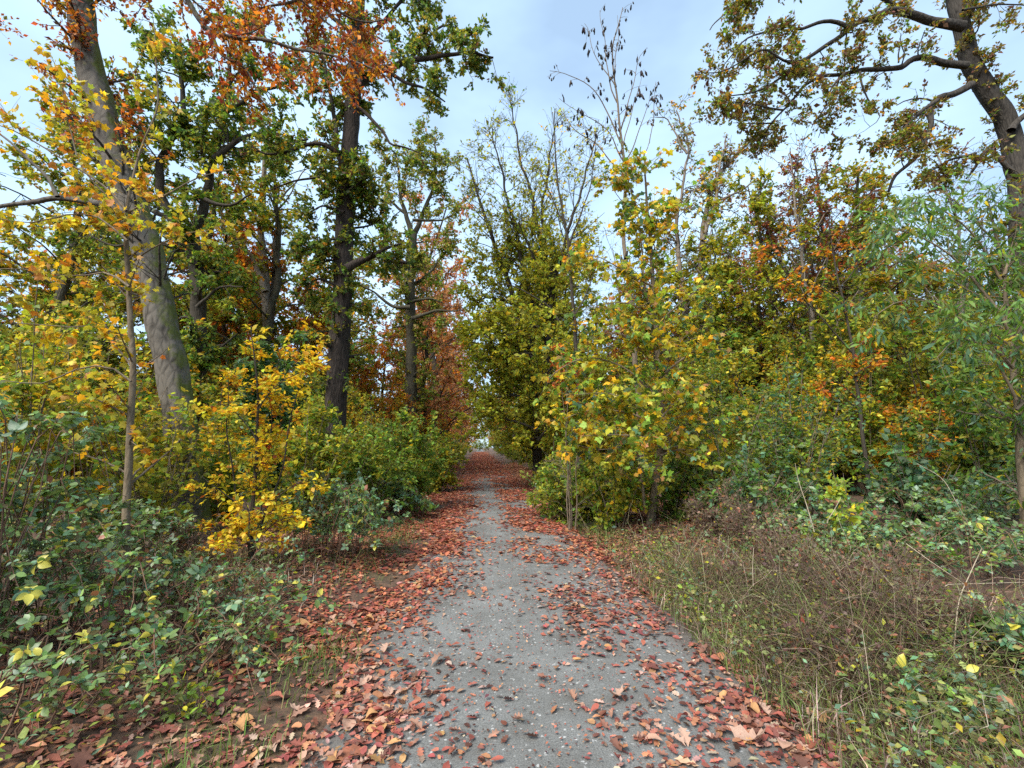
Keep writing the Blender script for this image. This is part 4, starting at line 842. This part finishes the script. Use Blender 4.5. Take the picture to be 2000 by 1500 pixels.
for shape, m, sc_ in (('ovate', rest & (kindsel < .45) & (dcam < 6), 1.0), ('oak', rest & (kindsel >= .45) & (dcam < 3.8), 1.25), ('rhomb', rest & (((kindsel < .45) & (dcam >= 6)) | ((kindsel >= .45) & (dcam >= 3.8))), 1.15)):
    q = take(fr, m); q['s'] = q['s'] * sc_; q['b'] = np.arange(len(q['s'])); V, F = leaf_verts(q, shape)
    xm = XY[m]; c = pick_cols(q, LP, rng, 0, .2); cl = pick_cols(q, LP_L, rng, 0, .2); cg = pick_cols(q, LP_G, rng, 0, .2)
    c = np.where(((xm[:, 0] < -.3) & (xm[:, 1] > 3.6) | (xm[:, 1] > 6))[:, None], cl, c); c = np.where(((xm[:, 0] > 2.0) | (xm[:, 0] < -1.9))[:, None], cg, c)
    VV.append(V); FF.append(F + off); CC.append(np.repeat(c, len(LEAF[shape][0]), 0)); off += len(V)
n = 7000; q = litter_frames(np.c_[rng.uniform(PL, PR, n), 1.4 + 9 * rng.random(n) ** 1.5], rng, .019, .25); V, F = leaf_verts(q, 'rhomb'); VV.append(V); FF.append(F + off); off += len(V); CC.append(np.repeat(pick_cols(q, LP, rng, 0, .25), 4, 0))
q = litter_frames(XYF, rng, .15, .05); q['p'][:, 2] = surf(XYF[:, 0], XYF[:, 1]) + .01; V, F = leaf_verts(q, 'clump'); VV.append(V); FF.append(F + off); CC.append(np.repeat(pick_cols(q, LP_L, rng, 0, .2), len(LEAF['clump'][0]), 0))
tag(link('leaf_litter', mesh_np('leaf_litter', np.concatenate(VV), np.concatenate(FF), M_DRY, np.concatenate(CC), False)), 'carpet of small red and brown fallen leaves covering path and verges', 'fallen leaves', kind='stuff')

# ------------------------------------------------------------------ grass and dry stalks
def blades(xy, h, rng, lean=.5, w=.006, pal=None):
    n = len(xy); b = np.c_[xy, surf(xy[:, 0], xy[:, 1]) - .01]; hh = h * rng.uniform(.4, 1.15, n); a = rng.random(n) * 6.283
    d = np.c_[np.cos(a), np.sin(a), np.zeros(n)]; e = np.c_[-np.sin(a), np.cos(a), np.zeros(n)] * w; ln = (lean * rng.uniform(.2, 1.3, n) * hh)[:, None]
    m = b + d * ln * .3 + Z * (hh * .6)[:, None]; t = b + d * ln + Z * (hh * np.clip(1 - lean * .4 * rng.random(n), .3, 1))[:, None]
    V = np.stack([b - e, b + e, m + e * .8, m - e * .8, t], 1).reshape(-1, 3); o = (np.arange(n) * 5)[:, None]
    F = np.concatenate([o + [0, 1, 2], o + [0, 2, 3], o + [3, 2, 4]]); c = np.repeat(pick_cols(dict(b=np.arange(n)), pal, rng, 0, .2), 5, 0)
    return V, F, c
def grass(label, centres, h, n, lean, w, pal, seed, name='grass'):
    r2 = np.random.default_rng(seed); xy = []
    for cx, cy_, sx, sy, wt in centres: xy.append(np.c_[r2.normal(cx, sx, int(n * wt)), r2.normal(cy_, sy, int(n * wt))])
    xy = np.concatenate(xy); xy = xy[(xy[:, 0] < PL + .05) | (xy[:, 0] > PR - .05)]; xy = xy[xy[:, 1] > 1.0]
    V, F, c = blades(xy, h, r2, lean, w, pal)
    tag(link(name, mesh_np(name, V, F, M_GRASS, c, False)), label, 'grass', kind='stuff')
GP = [((.09, .15, .025), 4), ((.14, .19, .04), 3), ((.2, .19, .07), 2)]; DP = [((.19, .13, .085), 4), ((.13, .085, .057), 4), ((.40, .33, .22), 2.2), ((.16, .19, .055), 5), ((.08, .05, .037), 2)]
grass('fresh green grass tufts along both path edges', [(-1.35, 2.6, .16, .35, .12), (-1.5, 8.5, .25, 1.3, .5), (2.25, 9.8, .22, 1.3, .9), (2.3, 14, .3, 2, .5), (2.1, 1.9, .3, .25, .35), (2.9, 2.3, .3, .3, .2), (-1.2, 3.8, .2, .3, .12), (1.95, 3.6, .15, .6, .12), (2.35, 3.0, .3, .5, .45), (3.0, 2.5, .35, .3, .4), (2.3, 4.8, .25, .7, .45), (2.9, 3.6, .4, .5, .35)], .15, 2600, .9, .003, GP, 6)
grass('dry brownish grass over the right verge', [(2.3, 3.0, .38, .8, 1.0), (2.6, 4.6, .5, .8, 1.0), (3.1, 3.4, .6, .7, .9), (2.7, 6.2, .5, .7, .25), (3.3, 5.2, .5, .6, .6), (2.4, 2.1, .3, .3, .4), (-3.0, 6.3, .5, .7, .5), (-2.5, 5.2, .4, .5, .3), (3.0, 7.6, .5, .6, .12)], .24, 1500, 1.3, .003, DP, 7, 'dry_grass')
# tangled dry weed stems
r2 = np.random.default_rng(8); n = 2600
c = np.array([(2.6, 3.3, .28, .35), (3.0, 4.1, .35, .35), (2.45, 5.2, .28, .5), (3.2, 3.1, .4, .35), (2.6, 7.4, .4, .5), (-3.0, 6.2, .5, .6)]); ci = r2.choice(len(c), n, p=[.27, .29, .2, .15, .02, .07])
xy = np.c_[r2.normal(c[ci, 0], c[ci, 2]), r2.normal(c[ci, 1], c[ci, 3])]; xy = xy[xy[:, 0] * np.sign(xy[:, 0]) > 1.5]; n = len(xy)
P = np.zeros((n, 6, 3)); P[:, 0] = np.c_[xy, surf(xy[:, 0], xy[:, 1]) - .01]; dd = nrm(np.c_[r2.normal(0, .6, (n, 2)), np.ones(n)]); ln = r2.uniform(.2, .95, n)
for k in range(1, 6):
    P[:, k] = P[:, k - 1] + dd * (ln / 5)[:, None]; dd = nrm(dd + r2.normal(0, .32, (n, 3)) - .2 * Z); P[:, k, 2] = np.maximum(P[:, k, 2], .05)
V, F = tubes(P, np.linspace(.0028, .0012, 6)[None].repeat(n, 0), 3); col = np.repeat(pick_cols(dict(b=np.arange(n)), DP, r2, 0, .2), 18, 0)
tag(link('weed_tangle', mesh_np('weed_tangle', V, F, M_GRASS, col)), 'tangle of thin dry weed stems on the right verge', 'weeds', kind='stuff')
# small leaved weeds between the dry stems
r2 = np.random.default_rng(18); c = np.array([(2.35, 3.0, .4, .7), (2.9, 4.2, .6, .8), (2.4, 5.4, .35, .9), (3.4, 3.2, .6, .6), (2.5, 7.2, .4, .8), (-2.3, 3.0, .5, .6), (-2.6, 5.6, .6, .8), (3.0, 2.3, .5, .3)]); n = 19000
ci = r2.choice(len(c), n, p=[.22, .2, .18, .14, .06, .06, .08, .06]); xy = np.c_[r2.normal(c[ci, 0], c[ci, 2]), r2.normal(c[ci, 1], c[ci, 3])]; xy = xy[((xy[:, 0] > 1.85) | (xy[:, 0] < -1.2)) & (xy[:, 1] > 1.2)]; xy = xy[r2.random(len(xy)) < np.clip(.5 + 1.1 * wav(xy[:, 0] * 3.1, xy[:, 1] * 2.7, 5), .05, 1)]; n = len(xy)
q = litter_frames(xy, r2, .036, .7); q['p'][:, 2] = surf(xy[:, 0], xy[:, 1]) + r2.random(n) ** 1.6 * .26; V, F = leaf_verts(q, 'rhomb')
tag(link('verge_weeds', mesh_np('verge_weeds', V, F, M_LEAF, np.repeat(pick_cols(q, [((.19, .25, .07), 5), ((.27, .29, .09), 3.5), (YGR, .8), ((.34, .17, .10), 2.5), ((.15, .24, .14), 2.5)], r2, 0, .25), 4, 0), False)), 'small olive weeds growing between the dry stems on the verges', 'weeds', kind='stuff')
# low green weeds on the verge
for k, (x, y, s_, lab) in enumerate([(2.15, 4.4, .3, 'low pale green weeds beside the right path edge, nearer clump'), (2.45, 6.6, .35, 'low pale green weeds beside the right path edge, farther clump'), (-1.7, 3.1, .2, 'small green weed by the left path edge among red leaves')]):
    bush('weed_clump', lab, 'weeds', 0, y, .34, s_, 12, 'ovate', .038, [(LGR, 2), ((.16, .2, .06), 4), (YGR, 1)], 140 + k, x=x, per=3, L1=(.06, .18), L2=(.04, .09), n1=8, n2=2, r=.004)
# dry upright stalks and sticks, one by one
B_STRAW = barkmat('straw', (.17, .13, .085), (.34, .28, .20), .3, 30, .1)
for nm, lab, q, r in [
    ('dry_stalk', 'tall pale dry stalk standing in right foreground', [(1862, 1290, 3.0), (1872, 1180, 3.05), (1895, 1120, 3.1), (1918, 1070, 3.1)], .004),
    ('dry_stalk', 'pale dry stem lying across the far right brambles', [(1840, 1142, 3.4), (1900, 1140, 3.4), (2010, 1137, 3.4)], .0032),
    ('dry_stalk', 'long pale stem slanting down towards the standing stalk', [(1770, 1062, 3.7), (1820, 1098, 3.5), (1890, 1145, 3.3)], .0032),
    ('dry_stalk', 'short bleached stalk upright before the dark brambles', [(1615, 1018, 4.6), (1630, 995, 4.65), (1642, 972, 4.7)], .004),
    ('dry_stalk', 'arching pale stem above the far right brambles', [(1790, 905, 4.9), (1840, 935, 4.8), (1870, 985, 4.7), (1890, 1020, 4.7)], .0032),
    ('dry_stalk', 'thin leaning stalk left of the short bleached stalk', [(1590, 1035, 4.4), (1575, 985, 4.5), (1560, 940, 4.6), (1553, 905, 4.6)], .004),
    ('dry_stalk', 'thin upright straw stalk beside right path edge', [(1471, 1140, 4.2), (1470, 1105, 4.2), (1472, 1070, 4.2)], .004),
    ('fallen_twig', 'pale twig lying in right foreground grass', [(1550, 1355, 2.75), (1575, 1348, 2.77), (1602, 1338, 2.8)], .004),
    ('fallen_branch', 'dark branch lying under the low green bush, right', [(1130, 1000, 9.4), (1170, 992, 9.5), (1220, 985, 9.6), (1240, 978, 9.6)], .04),
    ('fallen_branch', 'dark stick lying on leaf litter at left path edge', [(775, 982, 10.4), (800, 977, 10.5), (820, 981, 10.5)], .03),
]:
    Q = spline(pts(q, 3), 14); gq = surf(Q[:, 0], Q[:, 1])
    if 'fallen' in nm: Q[:, 2] = gq + r
    else: Q[:, 2] = np.maximum(Q[:, 2], gq + r); Q[int(np.argmin(Q[:, 2] - gq)), 2] -= .02
    b = Q[np.argmin(Q[:, 2])].copy(); V, F = tubes(Q[None], np.linspace(r, r * .6, 14)[None], 8)
    tag(link(nm, mesh_np(nm, V - b, F, B_STRAW if r < .01 else B_DARK), loc=b), lab, 'stalk' if nm == 'dry_stalk' else 'branch')
# rotting log pieces
for lab, q, r in [('short rotting log half buried at bottom right', [(1845, 1262, 3.05), (1880, 1262, 3.08), (1935, 1255, 3.12)], .055), ('brown rotten log lying under the drooping tree at right', [(1760, 940, 6.2), (1800, 938, 6.3), (1850, 930, 6.4)], .16)]:
    Q = spline(pts(q, 3), 16); Q[:, 2] = surf(Q[:, 0], Q[:, 1]) + r * .5; b = Q[8].copy(); R = r * (1 + .1 * np.sin(np.arange(16) * 1.3)); R[0] = R[-1] = .001; Q[0] = Q[1]*.98 + Q[0]*.02; Q[-1] = Q[-2]*.98 + Q[-1]*.02
    o = link('rotting_log', stem_mesh('rotting_log', Q, R, 14, B_SAP, b, .12), loc=b)
    tag(o, lab, 'log')

# ------------------------------------------------------------------ the wood behind: one tree of each kind, then copies of it
def proto_tree(name, label, cat, H, hb, spread, shape, size, pal, bark, seed, group, r0=.2, nl=16, per=9, up=.15, per_sel=None, flat=.5, twig=None):
    r_ = np.random.default_rng(seed)
    tr_ = np.array([(0, 0, -.1), (r_.normal(0, .15), r_.normal(0, .15), H * .3), (r_.normal(0, .3), r_.normal(0, .3), H * .65), (r_.normal(0, .4), r_.normal(0, .4), H)])
    st = [dict(p=tr_, r=(r0, r0 * .15), n='trunk', step=.5, wob=.05)]; C = spline(tr_, 40)
    for k in range(nl):
        u = hb / H + (1 - hb / H) * (k + r_.random()) / nl; p = C[int(u * 39 * .96)]; a = r_.random() * 6.283 ; a = k * 2.4 + r_.normal(0, .4)
        ln = spread * r_.uniform(.7, 1.15) * (1 - .55 * max(0, (u - .45) / .55)); e = np.array([math.cos(a), math.sin(a), 0])
        st.append(dict(p=np.array([p, p + e * ln * .4 + Z * ln * (.18 + up), p + e * ln * .75 + Z * ln * (.22 + 2 * up), p + e * ln + Z * ln * (.2 + 2.4 * up)]), r=(r0 * .32 * (1.1 - u), .02), n='limb', step=.4, wob=.06, w=1))
    return tree(name, label, cat, st, [dict(n=1.6, t0=.2, L=(.9, 2.2), ang=(50, 16), up=.1, wob=.16, K=5, rr=.45, rmin=.012, rmax=.04, flat=.7), dict(n=5, L=(.5, 1.2), ang=(46, 16), wob=.16, K=4, rmin=.009)],
                dict(shape=shape, size=size, per=per, droop=.15, flat=flat, pal=pal, src=[-1], sel=per_sel), bark, seed, group, ns=9, base=np.zeros(3), twig_bark=twig or B_DARK)
GA_L, GA_R = 'avenue trees in the left row', 'avenue trees in the right row'
K_RED = proto_tree('beech_tree', 'x', 'tree', 15, 1.6, 3.6, 'rhomb', .15, [((.48, .24, .11), 4), ((.40, .17, .08), 4), ((.56, .30, .11), 3), ((.28, .12, .07), 1.5), (ORA, 2), (TAN, 1.5), (OLI, 1)], B_DARK, 201, GA_L, .22, 22, 20)
K_YGR = proto_tree('hornbeam_tree', 'x', 'tree', 14, 1.2, 3.8, 'rhomb', .17, [(OLI, 4), (YGR, 3), (GRN, 2.5), (YEL, .7)], B_DARK, 202, GA_R, .2, 22, 20, flat=.7)
K_ORA = proto_tree('beech_tree', 'x', 'tree', 12, 1.4, 3.4, 'rhomb', .17, [(ORA, 3), (GOLD, 2.5), (RUST, 3), (OLI, 1.2)], B_DARK, 203, GA_L, .18, 20, 20)
K_OAK = proto_tree('oak_tree', 'x', 'tree', 16, 3.0, 4.4, 'rhomb', .17, [(GRN, 2), (OLI, 4), (YGR, 3), (GOLD, 1), (TAN, .6)], B_MOSS, 204, GA_L, .3, 20, 20, up=.05)
K_BARE = proto_tree('ash_tree', 'x', 'tree', 15, 4.5, 3.0, 'rhomb', .14, [(BRN, 3), (OLI, 2), (GOLD, 1)], B_PALE, 205, GA_R, .16, 16, 2, up=.45, per_sel=lambda p, r: r.random(len(p)) < .5)
def proto_bush(name, cat, h, spread, n, pal, seed):
    return bush(name, 'x', cat, 0, 0, h, spread, n, 'rhomb', .125, pal, seed, per=6, L1=(.4, 1.1), L2=(.25, .6), n1=3, x=0.0)
S_GRN = proto_bush('hazel_bush', 'bush', 3.4, 1.6, 14, [(GRN, 4), (OLI, 4), (YGR, 1.5)], 211)
S_YEL = proto_bush('maple_bush', 'bush', 4.0, 1.6, 13, [(YEL, 2), (YGR, 3), (OLI, 3), (GOLD, 1.2)], 212)
S_ORA = proto_bush('beech_bush', 'bush', 3.6, 1.5, 12, [(ORA, 3), (GOLD, 3), (RUST, 2), (OLI, 1.5)], 213)
def proto_thicket(name, pal, seed):
    return bush(name, 'x', 'bush', 0, 0, 7.0, 2.3, 13, 'rhomb', .13, pal, seed, per=6, L1=(.6, 1.7), L2=(.35, .8), n1=2.6, n2=5, x=0.0, r=.035, bark=B_DARK)
T_GRN = proto_thicket('hazel_thicket', [(GRN, 3), (OLI, 4), (YGR, 2), (DGR, 1)], 221)
T_YEL = proto_thicket('maple_thicket', [(YEL, 2), (YGR, 3), (OLI, 3), (GOLD, 1.5)], 222)
T_ORA = proto_thicket('beech_thicket', [(ORA, 2.5), (GOLD, 3), (RUST, 1.5), (OLI, 2.5)], 223)
used = set()
def place(proto, x, y, sc, label, group, rg, name=None):
    loc = (x, y, float(gz(x, y)) - .05); rz = rg.random() * 6.283; s = (sc * rg.uniform(.9, 1.1), sc * rg.uniform(.92, 1.1))
    if proto.name not in used:
        used.add(proto.name); o = proto; o.location = loc; o.rotation_euler = (0, 0, rz); o.scale = (s[0], s[0], s[1]); o['label'] = label; o['group'] = group
    else: o = copy_tree(proto, loc, rz, s, label, group)
    return o
rg = np.random.default_rng(9)
ORD = 'first second third fourth fifth sixth seventh eighth ninth tenth eleventh twelfth thirteenth fourteenth fifteenth sixteenth seventeenth eighteenth nineteenth twentieth'.split()
def placed_in_order(lst, fmt, group):
    """lst: (x, y, proto, scale, words); one label each, counted as seen from the left of the picture"""
    seen = {}
    for x, y, p, s_, w in sorted(lst, key=lambda q: q[0] / q[1]):
        k = seen[w] = seen.get(w, -1) + 1
        place(p, x, y, s_, fmt % (ORD[k], w), group, rg)
# the two rows that line the path into the distance
for k, y in enumerate([30, 36, 42, 49, 57, 66, 76, 88, 102, 118, 136, 156]):
    pr, w = [(K_RED, 'red-brown beech'), (K_RED, 'red-brown beech'), (K_ORA, 'orange beech')][k % 3]
    place(pr, (-3.5 if y < 35 else -4.0 if y < 80 else -4.1) + rg.normal(0, .3), y, .95 if y < 35 else 1.3 if y < 80 else 1.05, w + ', ' + ORD[k] + ' tree of the left row down the path', GA_L, rg)
for k, y in enumerate([25, 31, 38, 46, 55, 65, 77, 90, 106, 124, 144, 165]):
    pr, w = [(K_YGR, 'yellow-green hornbeam'), (K_YGR, 'yellow-green hornbeam'), (K_ORA, 'orange beech')][(k) % 3] if k > 2 else (K_YGR, 'yellow-green hornbeam')
    place(pr, (4.8 if y < 40 else 5.0 if y < 80 else 5.0) + rg.normal(0, .3), y, .95 if y < 35 else 1.3 if y < 80 else 1.05, w + ', ' + ORD[k] + ' tree of the right row down the path', GA_R, rg)
# low bushes along the two rows
for k, y in enumerate([22, 27, 33, 40, 48, 58, 70, 85]):
    place([S_GRN, S_YEL, S_GRN][k % 3], -2.55 + rg.normal(0, .2), y, .72, ['green bush', 'yellow bush', 'green bush'][k % 3] + ', ' + ORD[k] + ' bush along the foot of the left row', 'bushes under the left row', rg)
    place([S_GRN, S_GRN, S_YEL][k % 3], 3.55 + rg.normal(0, .2), y + 1.5, .72, ['green bush', 'green bush', 'yellow bush'][k % 3] + ', ' + ORD[k] + ' bush along the foot of the right row', 'bushes under the right row', rg)
# second and third lines of trees inside the wood
LW = [(-7.5, 27, K_OAK), (-11, 21, K_ORA), (-14.5, 25, K_ORA), (-9.5, 33, K_RED), (-18, 22, K_OAK), (-22, 19, K_OAK), (-17, 31, K_ORA), (-25, 27, K_ORA), (-13, 40, K_OAK), (-21, 38, K_RED), (-30, 24, K_OAK), (-29, 34, K_YGR), (-8, 44, K_ORA), (-35, 30, K_OAK), (-26, 14, K_YGR), (-33, 18, K_OAK), (-15.5, 17, K_OAK), (-11, 18.5, K_OAK), (-19.5, 15.5, K_OAK), (-9.8, 27, K_ORA), (-9.3, 19.5, K_OAK), (-16.5, 20.5, K_YGR), (-7.6, 22.5, K_ORA), (-21, 17, K_YGR), (-6.4, 31, K_ORA), (-12.6, 23.5, K_ORA)]
RW = [(9.5, 24, K_YGR), (12.5, 21, K_BARE), (15.5, 25, K_RED), (8.5, 33, K_OAK), (18.5, 22, K_BARE), (14.5, 17.5, K_BARE), (21, 27, K_RED), (24.5, 22, K_OAK), (13, 33, K_ORA), (19, 35, K_YGR), (27, 31, K_RED), (30, 24, K_OAK), (24, 40, K_OAK), (34, 30, K_OAK), (11, 43, K_ORA), (10.5, 19, K_BARE), (8.2, 20, K_BARE), (16.5, 20, K_BARE), (12, 25, K_YGR), (11.8, 15.5, K_BARE), (17, 15, K_BARE), (20.5, 20, K_YGR), (9.3, 28, K_ORA), (15.6, 29, K_ORA), (11.4, 16.6, K_YGR), (9.7, 17.5, K_YGR), (12.9, 19, K_RED), (14.2, 15.6, K_OAK), (16.8, 17.6, K_OAK), (13.4, 22.6, K_RED), (10.4, 21.6, K_YGR), (18.6, 19.6, K_RED), (7.4, 24.5, K_BARE), (8.9, 23, K_ORA)]
NM = {K_OAK.name: 'green oak', K_ORA.name: 'orange beech', K_RED.name: 'red-brown beech', K_YGR.name: 'yellow-green hornbeam', K_BARE.name: 'slim almost bare ash'}
placed_in_order([(x, y, p, (.92 if p is K_OAK else 1.0 if p is K_ORA and y < 28 else .8) if x < -9 else .8, NM[p.name]) for x, y, p in LW], '%s %s from the left edge, in the wood left of the path', 'trees in the left wood')
placed_in_order([(x, y, p, .78 if y < 30 else .85, NM[p.name]) for x, y, p in RW], '%s %s from the path, in the wood right of the path', 'trees in the right wood')
LT_X = [(-4.6, 17, 'Y', .62), (-4.3, 22, 'O', .75), (-4.0, 27.5, 'Y', .85), (-4.2, 33, 'O', .9)]; RT_X = [(4.1, 19.5, 'Y', .75), (4.4, 24, 'Y', .85), (4.2, 29, 'G', .9), (5.2, 15.5, 'G', .62)]
NT = {T_GRN.name: 'green', T_YEL.name: 'yellow', T_ORA.name: 'orange'}
LT = [(-5.6, 15, T_GRN, .75), (-8, 13.5, T_YEL, .8), (-10.8, 12, T_GRN, .9), (-13.5, 13, T_YEL, 1.0), (-16.5, 14.5, T_GRN, 1.15), (-6.5, 19, T_YEL, .85), (-9.2, 18, T_ORA, .85), (-12, 19, T_ORA, .9), (-15, 20, T_GRN, 1.1), (-18.5, 18.5, T_YEL, 1.2), (-22, 18, T_GRN, 1.3), (-5.8, 24, T_ORA, 1.0), (-8.5, 24.5, T_GRN, 1.0), (-11.5, 26, T_ORA, 1.0), (-15, 27, T_ORA, 1.0), (-19, 26, T_YEL, 1.2), (-24, 25, T_GRN, 1.4), (-12.5, 9.5, T_YEL, .8), (-6, 29, T_YEL, 1.1)]
RT_ = [(6.2, 13, T_GRN, .7), (8.6, 12.5, T_YEL, .75), (10.8, 13.5, T_GRN, .85), (13, 12, T_GRN, .9), (15.6, 13.5, T_YEL, 1.0), (6.8, 17, T_YEL, .8), (9.2, 17.5, T_GRN, .9), (12, 17.5, T_ORA, .9), (14.8, 17, T_GRN, 1.0), (17.8, 18, T_ORA, 1.1), (20.5, 17, T_GRN, 1.2), (7.5, 22, T_GRN, 1.0), (10.5, 23, T_YEL, 1.0), (14, 22.5, T_GRN, 1.1), (18, 23.5, T_ORA, 1.2), (22, 22, T_GRN, 1.3), (6.6, 28, T_YEL, 1.1), (11, 19.5, T_GRN, 1.3), (13.6, 20, T_YEL, 1.35), (16, 21, T_GRN, 1.4), (9, 25, T_ORA, 1.3)]
placed_in_order([(x, y, p, s_, NT[p.name]) for x, y, p, s_ in LT + [(a, b, dict(Y=T_YEL, O=T_ORA, G=T_GRN)[c], s_) for a, b, c, s_ in LT_X]], '%s tall %s thicket from the left edge, left wood', 'tall thickets in the left wood')
placed_in_order([(x, y, p, s_ * 1.15, NT[p.name]) for x, y, p, s_ in RT_ + [(a, b, dict(Y=T_YEL, O=T_ORA, G=T_GRN)[c], s_) for a, b, c, s_ in RT_X]], '%s tall %s thicket from the path, right wood', 'tall thickets in the right wood')
# understorey that closes the view between the trunks
NB = {S_GRN.name: 'green', S_YEL.name: 'yellow', S_ORA.name: 'orange'}
k = 0
for sx in (-1, 1):
    for row, y0 in enumerate([12.5, 16, 20, 25]):
        for j in range(7):
            x = sx * (5.0 + row * .6 + j * (2.9 + row * .35)) + rg.normal(0, .4); y = y0 + rg.normal(0, .6)
            if row == 0 and j < 1: continue
            p = [S_GRN, S_YEL, S_GRN, S_ORA, S_GRN, S_YEL, S_ORA][(k * 3 + row) % 7] if sx < 0 else [S_GRN, S_GRN, S_YEL, S_ORA, S_GRN][(k * 3 + row) % 5]; k += 1
            place(p, x, y, rg.uniform(.85, 1.2), NB[p.name] + ' bush deep in the wood ' + ('left' if sx < 0 else 'right') + ' of the path', 'undergrowth deep in the ' + ('left' if sx < 0 else 'right') + ' wood', rg)
# far end of the avenue
for k, (x, y, p, s_) in enumerate([(-3.2, 172, S_GRN, 2.0), (.2, 178, S_GRN, 1.7), (3.2, 180, S_GRN, 1.8), (6.5, 176, S_GRN, 2.4), (-12, 212, K_YGR, 1.0), (14, 214, K_YGR, 1.0), (-20, 200, K_ORA, 1.0), (22, 200, K_OAK, 1.0)]):
    place(p, x, y, s_, (ORD[k] + ' green bush' if p is S_GRN else NM[p.name]) + ' closing the far end of the path', 'trees at the far end', rg)
# distant thickets that close the wood between the trunks
for sx, side in ((-1, 'left'), (1, 'right')):
    lst = []
    for row, (y0, n_, st, s_) in enumerate([(44, 6, 4.2, 1.25), (62, 6, 5.0, 1.5), (92, 6, 5.5, 1.7), (130, 6, 6.0, 1.9)]):
        for j in range(n_):
            p = [T_YEL, T_ORA, T_GRN, T_ORA][(j + row) % 4] if sx < 0 else [T_GRN, T_YEL, T_GRN, T_ORA][(j + row) % 4]
            place(p, sx * ((6.0 if sx < 0 else 6.6) + j * st) + rg.normal(0, .5), y0 + rg.normal(0, 1.5), s_, 'far ' + NT[p.name] + ' thicket deep in the wood ' + side + ' of the path', 'far thickets in the ' + side + ' wood', rg)
